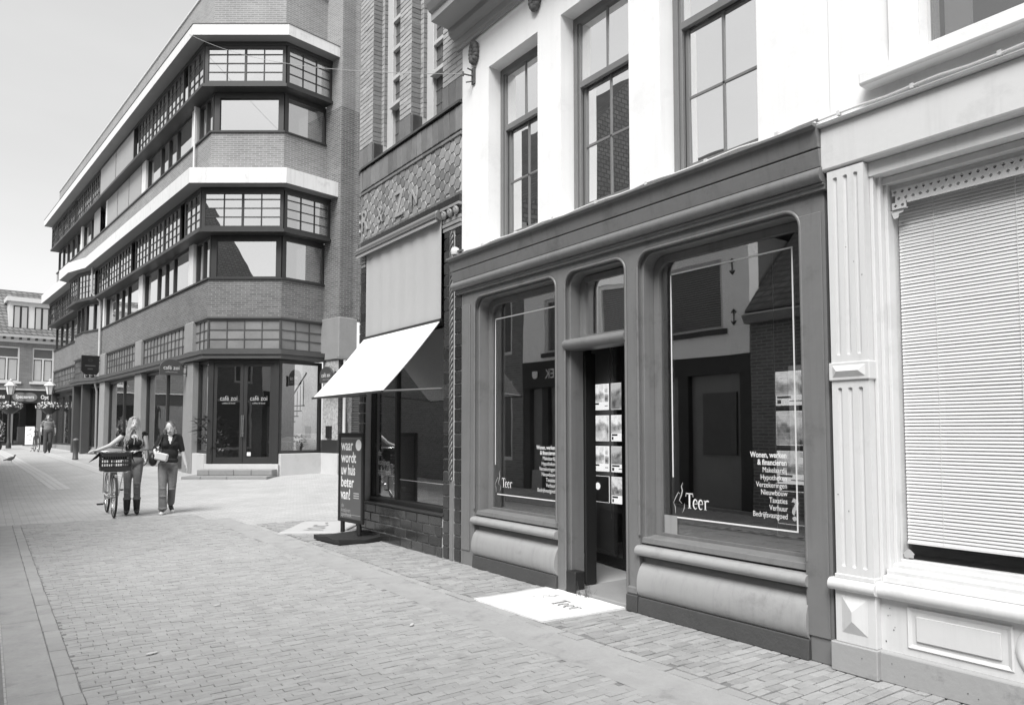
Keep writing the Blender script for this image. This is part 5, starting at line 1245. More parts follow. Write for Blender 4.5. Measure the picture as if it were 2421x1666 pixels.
# ------------------------------------------------------------------ bicycles
def make_bike(Mx, label, crate=True, group=None, paint='bike_white'):
    t = thing('bicycle', label, 'bicycle', Mx, group); R = .345
    for y0, steer in ((0, 0), (1.06, 0)):
        Wx = Mx @ T(0, y0, R+.008) @ RY(0)
        wl = MB().tube([(0, R*.985*cos(a), R*.985*sin(a)) for a in [2*pi*i/36 for i in range(36)]], .019, 8, closed=True).build('wheel', M['tyre'], t, Wx)
        MB().tube([(0, (R-.025)*cos(a), (R-.025)*sin(a)) for a in [2*pi*i/36 for i in range(36)]], .012, 6, closed=True).build('rim', M['chrome'], wl, Wx)
        b = MB()
        for k in range(28):
            a = 2*pi*k/28; s = .03 if k % 2 else -.03; b.tube([(s, .03*cos(a+.6), .03*sin(a+.6)), (0, (R-.03)*cos(a), (R-.03)*sin(a))], .0018, 4, caps=False)
        b.tube([(-.05, 0, 0), (.05, 0, 0)], .022, 8); b.build('spokes', M['chrome'], wl, Wx)
        MB().tube([(0, (R+.035)*cos(a), (R+.035)*sin(a)) for a in [radians(d) for d in (range(-5, 120, 8) if y0 == 0 else range(-20, 150, 8))]], .022, 6).build('mudguard', M[paint], t, Wx)
    FR = M[paint]; b = MB()
    b.tube([(0, .20, .72), (0, .265, 1.0)], .026, 8); b.tube([(0, .22, .78), (0, .45, .42), (0, .62, .30)], .024, 8); b.tube([(0, .24, .88), (0, .50, .55), (0, .655, .42)], .018, 8)
    b.tube([(0, .62, .30), (0, .79, .86)], .022, 8)
    for s in (-1, 1):
        b.tube([(s*.03, .62, .30), (s*.06, 1.06, R)], .013, 6); b.tube([(s*.02, .75, .78), (s*.06, 1.06, R)], .011, 6)
    b.build('frame', FR, t, Mx)
    b = MB()
    for s in (-1, 1): b.tube([(s*.035, .195, .74), (s*.055, .08, .55), (s*.055, 0, R)], [.02, .017, .012], 8)
    b.tube([(-.05, .195, .745), (.05, .195, .745)], .02, 8); b.build('fork', FR, t, Mx)
    b = MB(); b.tube([(0, .265, 1.0), (0, .27, 1.08)], .016, 8); b.tube([(-.27, .46, 1.085), (-.26, .36, 1.10), (-.15, .26, 1.11), (0, .255, 1.10), (.15, .26, 1.11), (.26, .36, 1.10), (.27, .46, 1.085)], .011, 8); b.build('handlebar', M['chrome'], t, Mx)
    for s in (-1, 1): MB().tube([(s*.27, .47, 1.083), (s*.262, .37, 1.10)], .017, 8).build('grip', M['rubber'], t, Mx)
    sdl = MB(); sdl.ell((0, .88, .97), (.10, .10, .035), 12, 8); sdl.ell((0, .74, .975), (.035, .14, .025), 10, 6); sdl.tube([(0, .79, .84), (0, .81, .95)], .014, 6); sdl.build('saddle', M['leather'], t, Mx)
    b = MB(); b.tube([(-.08, .62, .30), (.08, .62, .30)], .025, 8); b.tube([(-.075, .62, .30), (-.085, .705, .175)], .011, 6); b.tube([(.075, .62, .30), (.085, .535, .425)], .011, 6)
    b.lathe([(.09, -.004), (.09, .004)], 0, 0, 20); b.build('crank', M['chrome'], t, Mx @ T(0, 0, 0)) if False else None
    b = MB(); b.tube([(-.08, .62, .30), (.08, .62, .30)], .025, 8); b.tube([(-.075, .62, .30), (-.085, .705, .175)], .011, 6); b.tube([(.075, .62, .30), (.085, .535, .425)], .011, 6); b.tube([(.06, .62+.09*cos(a), .30+.09*sin(a)) for a in [2*pi*i/20 for i in range(20)]], .006, 5, closed=True); b.build('crank', M['chrome'], t, Mx)
    for x, y, z in ((-.145, .705, .175), (.145, .535, .425)):
        b = MB()
        for yy in (-.035, 0.035): b.box(x-.05, x+.05, y+yy-.008, y+yy+.008, z-.012, z+.012)
        for xx in (-.045, 0, .045): b.box(x+xx-.006, x+xx+.006, y-.03, y+.03, z-.009, z+.009)
        b.build('pedal', M['rubber'], t, Mx)
    MB().prism([(.045, .55), (.055, .55), (.07, 1.08), (.06, 1.08)], .27, .40).build('chain_guard', M[paint], t, Mx)
    rk = MB()
    for s in (-1, 1): rk.tube([(s*.06, .85, .74), (s*.06, 1.25, .74)], .007, 6); rk.tube([(s*.06, 1.1, .74), (s*.07, 1.07, R)], .006, 6)
    for y in (.9, 1.0, 1.1, 1.2): rk.tube([(-.06, y, .74), (.06, y, .74)], .005, 5)
    rk.build('rear_rack', M['dark'], t, Mx)
    MB().tube([(-.03, .68, .30), (-.20, .78, .01)], .010, 6).build('kickstand', M['dark'], t, Mx) if not crate else None
    if crate:
        cr = MB()
        for s in (-1, 1): cr.tube([(s*.12, -.12, .775), (s*.12, .2, .775)], .008, 6); cr.tube([(s*.12, -.08, .775), (s*.06, 0, R+.02)], .008, 6)
        for y in (-.12, -.02, .1, .2): cr.tube([(-.16, y, .775), (.16, y, .775)], .008, 6)
        cr.build('front_carrier', M['chrome'], t, Mx)
        MB().ell((.15, -.1, .775), (.035, .04, .03), 10, 7).build('headlamp', M['chrome'], t, Mx)
    return t
def make_crate(Mx, label):
    t = thing('bicycle_crate', label, 'crate', Mx); w, d, h = .225, .165, .30; th = .012
    b = MB(); b.box(-w, w, -d, d, 0, .012); b.box(-w, w, -d, -d+th, .012, .06); b.box(-w, w, d-th, d, .012, .06); b.box(-w, -w+th, -d+th, d-th, .012, .06); b.box(w-th, w, -d+th, d-th, .012, .06); b.build('base', M['crate'], t, Mx)
    def side(M2, W_):
        s = MB()
        for z in (.062, .125, .19, .25): s.box(-W_, W_, 0, th, z-.006, z+.008)
        s.box(-W_-.004, W_+.004, -.006, th+.004, h-.03, h); n = int(W_*2/.033)
        for k in range(n+1): x = -W_+2*W_*k/n; s.box(x-.0055, x+.0055, .001, th-.001, .062, h-.03)
        s.build('slatted_side', M['crate'], t, M2)
    side(Mx @ T(0, -d, 0), w); side(Mx @ T(0, d, 0) @ RZ(pi), w); side(Mx @ T(w, 0, 0) @ RZ(pi/2), d-.013); side(Mx @ T(-w, 0, 0) @ RZ(-pi/2), d-.013)
    return t
BKO = AD(-6.74, 12.55); BKM = frame(BKO, RT*.826+FH*.563)
make_bike(BKM, 'pale city bicycle pushed by the blonde woman, crate over its front wheel')
make_crate(BKM @ T(0, -.01, .79), 'black slatted crate on the front carrier of the pushed bicycle')
b = MB(); w_ = [(-.20, .10, 1.07), (-.12, -.05, 1.05), (.1, -.06, 1.05), (.2, .1, 1.07), (0, .16, 1.06)]
b.add([(-.17, .12, 1.10), (-.24, .02, 1.10), (-.40, -.02, .93), (-.26, .14, 1.0), (-.2, .16, 1.06)], [(0, 1, 2, 3), (0, 3, 4)]); b.add([(.20, .12, 1.10), (.24, .02, 1.10), (.30, .0, .90), (.27, .14, .98)], [(0, 1, 2, 3)])
b.ell((0, .05, 1.02), (.20, .13, .06), 14, 8); tag(b.build('jacket', M['cloth_black'], None, BKM), 'black jacket stuffed in the bicycle crate, corners hanging out', 'jacket')
make_bike(frame(AD(-22.6, 35.2, .48), RT*.75+FH*.66), 'dark parked bicycle standing beyond the walking man', False, None, 'black')
pm_ = frame(pt(6.6, .55), -Ld); pm_.translation.z = .27
make_bike(pm_ @ RZ(radians(-75)), 'parked bicycle leaning by the cafe window behind the blonde woman', False, None, 'dark')
# ------------------------------------------------------------------ people
import numpy as np
def sculpt(name, parts, mats, parent, Mx, voxel=.009, spots=(), smooth=4):
    """parts: ('c',p,r,q,r2,mat) tapered limbs and ('e',c,radii,mat[,rot]) masses, fused into one continuous skin"""
    b = MB()
    for p in parts:
        if p[0] == 'c':
            a, c = Vector(p[1]), Vector(p[3]); n = 10
            b.tube([a, a.lerp(c, .5), c], [p[2], (p[2]+p[4])/2, p[4]], n); b.ell(a, (p[2],)*3, n, 6); b.ell(c, (p[4],)*3, n, 6)
        else: b.ell(p[1], p[2], 14, 10, M=(p[4] if len(p) > 4 else None))
    me = b.mesh(name+'_src', mats[0]); o = bpy.data.objects.new('src', me); COL.objects.link(o)
    md = o.modifiers.new('r', 'REMESH'); md.mode = 'VOXEL'; md.voxel_size = voxel
    ms = o.modifiers.new('s', 'SMOOTH'); ms.iterations = smooth; ms.factor = .5
    m2 = bpy.data.meshes.new_from_object(o.evaluated_get(bpy.context.evaluated_depsgraph_get())); bpy.data.objects.remove(o)
    m2.name = name; m2.materials.clear()
    for m in mats: m2.materials.append(m)
    n = len(m2.polygons); C = np.zeros(n*3); m2.polygons.foreach_get('center', C); C = C.reshape(-1, 3); best = np.full(n, 9e9); idx = np.zeros(n, int)
    for p in parts:
        if p[0] == 'c':
            a, c = np.array(p[1]), np.array(p[3]); d = c-a; L2 = max(d.dot(d), 1e-9); t = np.clip(((C-a) @ d)/L2, 0, 1); dist = np.linalg.norm(C-(a+t[:, None]*d), axis=1)-(p[2]+(p[4]-p[2])*t); mi = p[5]
        else:
            q = C-np.array(p[1])
            if len(p) > 4: q = q @ np.array(p[4].to_3x3())
            dist = (np.linalg.norm(q/np.array(p[2]), axis=1)-1)*min(p[2]); mi = p[3]
        k = dist < best; best[k] = dist[k]; idx[k] = mi
    for c, r, mi in spots:
        k = np.linalg.norm((C-np.array(c))/np.array(r), axis=1) < 1; idx[k] = mi
    m2.polygons.foreach_set('material_index', idx.astype(np.int32)); m2.polygons.foreach_set('use_smooth', np.ones(n, bool)); m2.update()
    return inst(name, m2, parent, Mx)
def hand(parts, w, d, up, curl, mi, r=.0085, thumb=1):
    """palm and five bent fingers: w wrist, d pointing direction, up back-of-hand normal"""
    w, d, up = Vector(w), Vector(d).normalized(), Vector(up).normalized(); s = d.cross(up).normalized(); up = s.cross(d)
    for k in range(4):
        base = w+d*.075+s*(.027-.018*k); parts.append(('c', tuple(w+s*(.014-.01*k)), .013, tuple(base), .011, mi))
        L = (.068, .078, .073, .056)[k]; p = base
        for j, f in enumerate((.45, .32, .23)):
            a = curl*(j+.6); dr = (d*cos(a)-up*sin(a)); q = p+dr*L*f*1.1; parts.append(('c', tuple(p), r*(1-.08*j), tuple(q), r*(.92-.08*j), mi)); p = q
    tb = w+d*.022+s*.028*thumb; t1 = tb+(d*.6+s*.65*thumb-up*.3).normalized()*.038; t2 = t1+(d*.85+s*.15*thumb-up*.45).normalized()*.03
    parts.append(('c', tuple(w+d*.01), .014, tuple(tb), .012, mi)); parts.append(('c', tuple(tb), .011, tuple(t1), .0095, mi)); parts.append(('c', tuple(t1), .0095, tuple(t2), .008, mi))
def head(parts, c, mi, tilt=I4):
    R = tilt.to_3x3(); f = lambda x, y, z: tuple(Vector(c)+R @ Vector((x, y, z)))
    parts += [('e', f(0, .012, .018), (.074, .092, .098), mi, tilt), ('e', f(0, -.022, -.045), (.056, .066, .066), mi, tilt), ('c', f(0, -.052, -.088), .022, f(0, -.045, -.075), .03, mi),
              ('c', f(0, -.088, .006), .008, f(0, -.104, -.022), .0125, mi), ('e', f(.076, .012, -.008), (.012, .02, .03), mi, tilt), ('e', f(-.076, .012, -.008), (.012, .02, .03), mi, tilt),
              ('c', f(-.016, -.088, -.053), .009, f(.016, -.088, -.053), .009, mi)]
    return [(f(-.031, -.085, .004), (.019, .02, .009), 1), (f(.031, -.085, .004), (.017, .02, .0075), 1), (f(0, -.098, -.053), (.024, .016, .0085), 1), (f(-.032, -.088, .023), (.02, .02, .005), 1), (f(.032, -.088, .023), (.02, .02, .005), 1)], f
def pframe(x, y):
    v = Vector((x, y, 0)).normalized(); return frame((x, y, gz(x, y)), (v.y, -v.x))
# --- blonde woman pushing the bicycle
W1 = pframe(2.16, 14.60); t = thing('person', 'person with long blonde hair in black top and jeans pushing a bicycle', 'person', W1)
SK, FT, TP, JN, BT = 0, 1, 2, 3, 4
P = []; HC = (-.005, -.02, 1.588)
sp1, hf = head(P, HC, SK, RZ(radians(8)) @ RY(radians(4)))
P += [('c', (0, .02, 1.52), .048, (0, .015, 1.40), .056, SK), ('e', (0, -.005, 1.33), (.15, .09, .09), TP),
      ('e', (0, .0, 1.25), (.165, .115, .15), TP), ('c', (-.135, .01, 1.385), .05, (.135, .01, 1.385), .05, TP), ('e', (-.06, -.075, 1.25), (.075, .06, .07), TP), ('e', (.06, -.075, 1.25), (.075, .06, .07), TP),
      ('e', (0, 0, 1.10), (.138, .10, .15), TP), ('e', (0, .01, 1.02), (.15, .11, .06), TP), ('e', (.0, .015, .93), (.172, .13, .115), JN), ('e', (-.075, .06, .89), (.09, .09, .10), JN), ('e', (.075, .06, .89), (.09, .09, .10), JN),
      ('c', (-.085, .01, .86), .088, (-.082, -.035, .50), .061, JN), ('c', (-.082, -.035, .50), .060, (-.080, .01, .22), .056, JN), ('c', (.078, .01, .86), .088, (.066, -.05, .50), .061, JN), ('c', (.066, -.05, .50), .060, (.072, -.01, .22), .056, JN), ('e', (.066, -.09, .53), (.05, .03, .03), JN), ('e', (.064, -.085, .47), (.05, .03, .02), JN), ('e', (-.08, -.07, .46), (.05, .03, .02), JN), ('e', (-.08, -.03, .36), (.06, .05, .02), JN), ('e', (.07, -.05, .36), (.06, .05, .02), JN),
      ('c', (-.082, .01, .27), .064, (-.084, .015, .06), .05, BT), ('c', (-.084, .02, .045), .045, (-.092, -.15, .034), .036, BT), ('c', (.07, -.01, .27), .064, (.072, -.005, .06), .05, BT), ('c', (.072, 0, .045), .045, (.078, -.17, .034), .036, BT), ('e', (-.082, .01, .265), (.072, .072, .022), JN), ('e', (.07, -.01, .265), (.072, .072, .022), JN),
      ('c', (-.175, .01, 1.375), .048, (-.37, -.06, 1.205), .039, SK), ('c', (-.37, -.06, 1.205), .039, (-.565, -.11, 1.125), .027, SK), ('c', (.175, .01, 1.375), .048, (.205, .03, 1.15), .039, SK), ('c', (.205, .03, 1.15), .038, (.045, -.07, 1.105), .027, SK),
      ('e', (.185, .0, 1.41), (.05, .06, .035), TP), ('e', (-.17, .0, 1.41), (.045, .06, .035), TP)]
hand(P, (-.565, -.11, 1.125), (-.9, -.25, -.05), (0, -.2, 1), .5, SK); hand(P, (.045, -.07, 1.105), (-.9, -.35, .0), (0, -.2, 1), .5, SK, thumb=-1)
sculpt('body', P, [M['skin'], M['skin_dark'], M['cloth_black'], M['denim'], M['leather']], t, W1, .0085, sp1+[((.0, -.09, 1.375), (.05, .06, .045), 0)])
rr = random.Random(5)
def strand_hair(center, n, length, parent, Mx, mat, seed, front=.5):
    r_ = random.Random(seed); b = MB(); c = Vector(center); b.ell(c+Vector((0, .022, .03)), (.088, .096, .103), 16, 10, M=RX(radians(-10)))
    for i in range(n):
        sd_ = -1 if i % 2 else 1; u = r_.random(); ph = r_.random()*6
        a = radians(18+150*u)                                   # from beside the face round to the back
        q0 = c+Vector((.012*sd_, -.055+.10*u, .118-.02*u)); q1 = c+Vector((sd_*.085*max(.25, sin(a)), -.055+.135*u, .045)); q2 = c+Vector((sd_*.098*max(.3, sin(a)), -.04+.13*u, -.06))
        Ln = length*r_.uniform(.75, 1.1); pts = [q0, q0.lerp(q1, .55)+Vector((sd_*.014, 0, .022)), q1, q2]
        for k in range(1, 9):
            f = k/8; w = .016*sin(ph+f*9); pts.append(Vector((q2.x+sd_*(.03+.06*r_.random()*.4)*f+w, q2.y-(.06 if u < front else -.02)*f+.5*w, q2.z-Ln*f)))
        b.tube(pts, [.012]*4+[.013-.0085*k/8 for k in range(1, 9)], 5)
    b.build('hair', mat, parent, Mx)
strand_hair(HC, 130, .34, t, W1, M['hair_blonde'], 3)
b = MB()
for s in (-1, 1):                                               # ruffles at the shoulders and the neck tie
    for k in range(7): b.ell((s*(.165+.012*sin(k*2)), -.05+.02*k, 1.425+.012*cos(k*2.3)), (.03, .02, .022), 8, 6)
b.build('ruffles', M['cloth_black'], t, W1)
MB().tube([(.0, -.115, 1.38), (.008, -.128, 1.30), (.0, -.13, 1.22)], [.014, .01, .006], 6).build('neck_tie', M['hair_blonde'], t, W1)
# --- companion with shoulder bag
W2 = pframe(2.70, 14.40); t = thing('person', 'person in black polo shirt and loose jeans carrying a paper packet', 'person', W2)
P = []; HC2 = (.01, -.045, 1.515); sp2, hf = head(P, HC2, SK, RZ(radians(-6)) @ RX(radians(14)) @ RY(radians(-7)))
P += [('c', (.015, .015, 1.46), .046, (.02, .02, 1.36), .054, SK), ('e', (.02, .005, 1.22), (.16, .11, .16), TP), ('c', (-.105, .02, 1.355), .05, (.15, .02, 1.355), .05, TP), ('e', (-.04, -.065, 1.22), (.07, .055, .065), TP), ('e', (.08, -.065, 1.22), (.07, .055, .065), TP),
      ('e', (.015, .0, 1.06), (.145, .10, .16), TP), ('e', (.01, .01, .93), (.155, .115, .07), TP), ('e', (-.01, .015, .86), (.165, .125, .09), JN), ('e', (-.075, .05, .82), (.085, .085, .09), JN), ('e', (.065, .05, .82), (.085, .085, .09), JN),
      ('c', (-.085, .0, .80), .092, (-.088, -.08, .46), .070, JN), ('c', (-.088, -.08, .46), .070, (-.076, -.10, .10), .072, JN), ('c', (.07, .01, .80), .092, (.066, -.02, .46), .072, JN), ('c', (.066, -.02, .46), .070, (.055, .20, .17), .066, JN), ('e', (-.085, -.13, .44), (.055, .03, .022), JN), ('e', (-.08, -.14, .30), (.06, .04, .022), JN), ('e', (.065, -.07, .42), (.055, .03, .022), JN), ('e', (-.076, -.12, .09), (.085, .085, .02), JN),
      ('c', (-.072, -.09, .055), .04, (-.10, -.24, .04), .036, BT), ('c', (.05, .22, .10), .04, (.075, .10, .05), .036, BT), ('c', (-.072, -.085, .02), .042, (-.10, -.25, .018), .036, FT+4), ('c', (.055, .235, .065), .04, (.08, .09, .018), .036, FT+4),
      ('c', (.17, .02, 1.345), .052, (.215, .02, 1.12), .052, TP), ('c', (.215, .02, 1.12), .037, (.285, -.02, .86), .027, SK), ('c', (-.125, .02, 1.345), .052, (-.225, .0, 1.13), .05, TP), ('c', (-.225, .0, 1.13), .037, (-.215, -.14, 1.06), .029, SK)]
hand(P, (.285, -.02, .86), (.25, -.1, -1), (1, 0, .2), .28, SK, thumb=-1); hand(P, (-.215, -.14, 1.06), (.55, -.35, -.45), (-.5, -.6, .6), .45, SK)
sculpt('body', P, [M['skin'], M['skin_dark'], M['cloth_black'], M['denim'], M['leather'], M['lettering']], t, W2, .0085, sp2+[((.02, -.10, 1.37), (.055, .08, .05), 0), ((.02, -.12, 1.315), (.034, .08, .045), 0), ((.02, -.13, 1.265), (.015, .08, .04), 0)])
c2 = Vector(HC2); b = MB(); b.ell(c2+Vector((.0, .016, .036)), (.083, .093, .088), 16, 10, M=RX(radians(-8))); r2 = random.Random(8)
for i in range(60):
    sd_ = -1 if i % 2 else 1; u = r2.random(); p0_ = c2+Vector((.008*sd_, -.05+.05*u, .11)); p1_ = c2+Vector((sd_*.084, -.02+.07*u, .05-.02*u)); p2_ = c2+Vector((sd_*.05, .10, -.01-.03*u)); b.tube([p0_, p0_.lerp(p1_, .5)+Vector((sd_*.014, 0, .022)), p1_, p1_.lerp(p2_, .5)+Vector((sd_*.012, 0, 0)), p2_], [.009, .010, .010, .009, .006], 5)
b.ell(c2+Vector((0, .125, -.01)), (.045, .04, .045), 10, 8)
for sd_ in (-1, 1):
    for k in range(3): b.tube([c2+Vector((sd_*.08, -.03, .0)), c2+Vector((sd_*(.092+.006*k), -.04, -.04)), c2+Vector((sd_*(.085+.012*k), -.035, -.09))], .004, 4)
b.build('hair', M['hair_brown'], t, W2)
b = MB(); b.add([(.02-.075, -.075, 1.385), (.02-.01, -.115, 1.23), (.02-.05, -.122, 1.25), (.02-.10, -.09, 1.37)], [(0, 1, 2, 3)]); b.add([(.02+.075, -.075, 1.385), (.02+.01, -.115, 1.23), (.02+.05, -.122, 1.25), (.02+.10, -.09, 1.37)], [(0, 3, 2, 1)]); b.build('collar', M['cloth_black'], t, W2)
bg_ = thing('shoulder_bag', 'black shoulder bag hanging at the side of the person in the polo shirt', 'bag', W2 @ T(-.25, .02, .85))
MB().ell((-.255, .03, .96), (.075, .16, .13), 14, 10).build('pouch', M['leather'], bg_, W2)
b = MB(); b.tube([(-.25, -.10, 1.03), (-.15, -.10, 1.25), (-.095, .0, 1.405), (-.14, .12, 1.25), (-.25, .15, 1.03)], .010, 6); b.build('strap', M['leather'], bg_, W2)
b = MB()
for i in range(7): b.ell((-.19+.03*rr.random(), -.16-.02*rr.random(), 1.08+.1*rr.random()), (.012, .012, .016), 6, 5)
b.build('charms', M['chrome'], bg_, W2)
pk = MB().box(-.105, .105, -.05, .05, -.07, .07).build('paper_packet', M['paper'], None, W2 @ T(-.115, -.21, 1.005) @ RY(radians(14)) @ RZ(radians(-12)), bevel=.02); tag(pk, 'crumpled pale paper packet held by the person in the polo shirt', 'packet')
# --- far figure in a checked shirt
mq, nq, bq, oq = newmat('checked shirt'); tq = nd(nq, 'ShaderNodeTexCoord'); wv = nd(nq, 'ShaderNodeTexWave'); wv.inputs['Scale'].default_value = 7; wv2 = nd(nq, 'ShaderNodeTexWave', bands_direction='Z'); wv2.inputs['Scale'].default_value = 5; wv2.inputs['Distortion'].default_value = 2
nq.links.new(tq.outputs['Object'], wv.inputs['Vector']); nq.links.new(tq.outputs['Object'], wv2.inputs['Vector']); nq.links.new(mathn(nq, 'ADD', .03, mathn(nq, 'MULTIPLY', mathn(nq, 'MULTIPLY', wv.outputs['Fac'], wv2.outputs['Fac']), .55)), bq.inputs['Base Color']); bq.inputs['Roughness'].default_value = .9
W3 = pframe(2.36, 40.1); t = thing('person', 'far figure in a checked shirt walking beside the corner block', 'person', W3); P = []; HC3 = (0, -.02, 1.64); sp3, hf = head(P, HC3, SK)
P += [('c', (0, .02, 1.57), .052, (0, .015, 1.46), .06, SK), ('e', (0, 0, 1.30), (.21, .14, .19), TP), ('c', (-.16, .01, 1.44), .06, (.16, .01, 1.44), .06, TP), ('e', (0, -.02, 1.12), (.20, .15, .16), TP), ('e', (0, .01, .98), (.18, .13, .11), JN),
      ('c', (-.09, 0, .95), .105, (-.10, -.06, .50), .085, JN), ('c', (-.10, -.06, .50), .085, (-.09, -.06, .10), .085, JN), ('c', (.09, 0, .95), .105, (.09, -.02, .50), .085, JN), ('c', (.09, -.02, .50), .082, (.06, .16, .16), .075, JN), ('c', (-.09, -.05, .05), .045, (-.10, -.20, .035), .04, BT), ('c', (.06, .18, .09), .045, (.07, .04, .04), .04, BT),
      ('c', (-.20, .01, 1.43), .06, (-.27, .02, 1.20), .055, TP), ('c', (-.27, .02, 1.20), .042, (-.27, -.10, .98), .03, SK), ('c', (.20, .01, 1.43), .06, (.27, .03, 1.20), .055, TP), ('c', (.27, .03, 1.20), .042, (.285, .02, .95), .03, SK)]
hand(P, (-.27, -.10, .98), (0, -.2, -1), (-1, 0, 0), .3, SK, .011); hand(P, (.285, .02, .95), (0, -.1, -1), (1, 0, 0), .3, SK, .011)
sculpt('body', P, [M['skin'], M['skin_dark'], mq, M['denim_dark'], M['leather']], t, W3, .013, sp3)
strand_hair(HC3, 40, .03, t, W3, M['hair_grey'], 11)

# ------------------------------------------------------------------ far end of the street
a50 = radians(50); FO = AD(-30.4, 46, .62); FM = frame(FO, RT*sin(a50)+FH*cos(a50))
FHs = thing('town_house', 'brick house with white dormer and optician shop at the far end of the street', 'building', FM)
FMb = frame(FO-Vector((0, 0, .62)), RT*sin(a50)+FH*cos(a50))
fw_ = [(-4.3, -3.05), (-1.72, -.42), (.25, 1.42), (2.2, 3.4)]
b = MB(); wall_grid(b, -9, 5, 4.05, 7.0, [(x0, x1, 4.55, 6.72) for x0, x1 in fw_], 0, .3); b.build('brick_wall', M['brick_house'], FHs, FMb)
for x0, x1 in fw_:
    b = MB(); z0, z1 = 4.55, 6.72; e = .09; y = .06; b.box(x0, x0+e, y, y+.1, z0, z1); b.box(x1-e, x1, y, y+.1, z0, z1); b.box(x0+e, x1-e, y, y+.1, z0, z0+e); b.box(x0+e, x1-e, y, y+.1, z1-e, z1); b.box(x0+e, x1-e, y, y+.1, 6.0, 6.08); xc = (x0+x1)/2; b.box(xc-.045, xc+.045, y, y+.1, z0+e, 6.0)
    w = b.build('window', M['white_paint'], FHs, FMb)
    for xa, xb in ((x0+e, xc-.045), (xc+.045, x1-e)): MB().box(xa, xb, y+.05, y+.06, z0+e, 6.0).build('pane', M['screen_light'], w, FMb); q = MB(); q.box(xa, xb, y+.03, y+.05, z0+e, z0+e+.04); q.box(xa, xa+.04, y+.03, y+.05, z0+e+.04, 6.0); q.box(xb-.04, xb, y+.03, y+.05, z0+e+.04, 6.0); q.box(xa+.04, xb-.04, y+.03, y+.05, 5.96, 6.0); q.build('casement', M['dark'], w, FMb)
    MB().box(x0+e, x1-e, y+.05, y+.06, 6.08, z1-e).build('pane', M['lead'], w, FMb); MB().box(x0-.12, x1+.12, -.1, .1, 4.43, 4.549).build('sill', M['white_paint'], FHs, FMb)
MB().profile([(.2, 7.0), (-.05, 7.0), (-.08, 7.25), (-.35, 7.3), (-.40, 7.45), (.2, 7.5)], -9, 5).build('cornice', M['white_paint'], FHs, FMb)
b = MB(); x = -8.9
while x < 5: b.box(x, x+.14, -.30, -.06, 7.17, 7.29); x += .42
b.build('cornice_brackets', M['dark'], FHs, FMb)
MB().profile([(-.38, 7.46), (2.4, 10.6), (2.4, 10.4), (-.2, 7.4)], -9, 5).build('roof', brickmat('pantile roof', .13, .2, .06, .3, .22, .03), FHs, FMb)
def dormer(x0, x1):
    MB().box(x0, x1, .05, 2.5, 7.6, 9.55).build('dormer', M['white_paint'], FHs, FMb); MB().box(x0-.15, x1+.15, -.15, 2.8, 9.55, 9.82).build('dormer_roof', M['white_paint'], FHs, FMb)
    n = 2; w = (x1-x0)/n
    for k in range(n):
        a, c = x0+w*k+.22, x0+w*(k+1)-.12
        d = MB().box(a, c, .02, .055, 7.85, 9.3).build('dormer_window', M['dark'], FHs, FMb)
        MB().box(a+.07, (a+c)/2-.06, .0, .03, 7.92, 9.23).build('pane', M['screen_light'], d, FMb); MB().box((a+c)/2+.06, c-.07, .0, .03, 7.92, 9.23).build('pane', M['screen_light'], d, FMb)
dormer(-1.05, 1.2); dormer(-5.2, -2.9)
MB().box(-9, 5, -.06, .3, 3.25, 4.03).build('shop_fascia', M['dark'], FHs, FMb); MB().box(-9, 5, -.12, .3, 4.03, 4.10).build('ledge', M['concrete_light'], FHs, FMb)
for x0 in (-8.8, -6.2, -2.6, -.9, .6, 2.2, 4.6): MB().box(x0, x0+.25, -.02, .3, .55, 3.25).build('shop_pier', M['sash'], FHs, FMb)
for x0, x1 in ((-8.55, -6.2), (-5.95, -2.6), (-2.35, -.9), (-.65, .6), (.85, 2.2), (2.45, 4.6)): MB().box(x0, x1, .12, .13, .7, 3.25).build('shop_pane', M['pane_cafe'], FHs, FMb); MB().box(x0, x1, .05, .2, .55, .75).build('stall_riser', M['dark'], FHs, FMb)
MB().box(-9, 5, 1.5, 1.6, .6, 3.3).build('interior', M['interior_mid'], FHs, FMb); MB().box(.9, 2.1, .3, .35, 1.2, 2.7).build('curtain', M['screen_light'], FHs, FMb)
MB().box(-9, 5, 2.6, 9, .5, 10.2).build('building_core', M['brick_house'], FHs, FMb)
sgn = MB()
for cx in (-.33, .18): sgn.add([(cx+.40*cos(2*pi*i/24), -.075, 3.60+.28*sin(2*pi*i/24)) for i in range(24)], [list(range(24))]); sgn.add([(cx+.40*cos(2*pi*i/24), yy, 3.60+.28*sin(2*pi*i/24)) for yy in (-.075, -.0605) for i in range(24)], [(i, (i+1) % 24, 24+(i+1) % 24, 24+i) for i in range(24)])
so_ = sgn.build('shop_sign', M['sash'], FHs, FMb)
text('lettering', 'Specsavers', .30, M['lettering'], so_, FMb @ T(-.08, -.082, 3.52), align='CENTER', sx=.74, offset=.006); text('lettering', 'Opticiens', .36, M['lettering'], so_, FMb @ T(.76, -.066, 3.50), sx=.72, offset=.006); text('lettering', 'Opticiens', .36, M['lettering'], so_, FMb @ T(-1.10, -.066, 3.50), align='RIGHT', sx=.85, offset=.006)

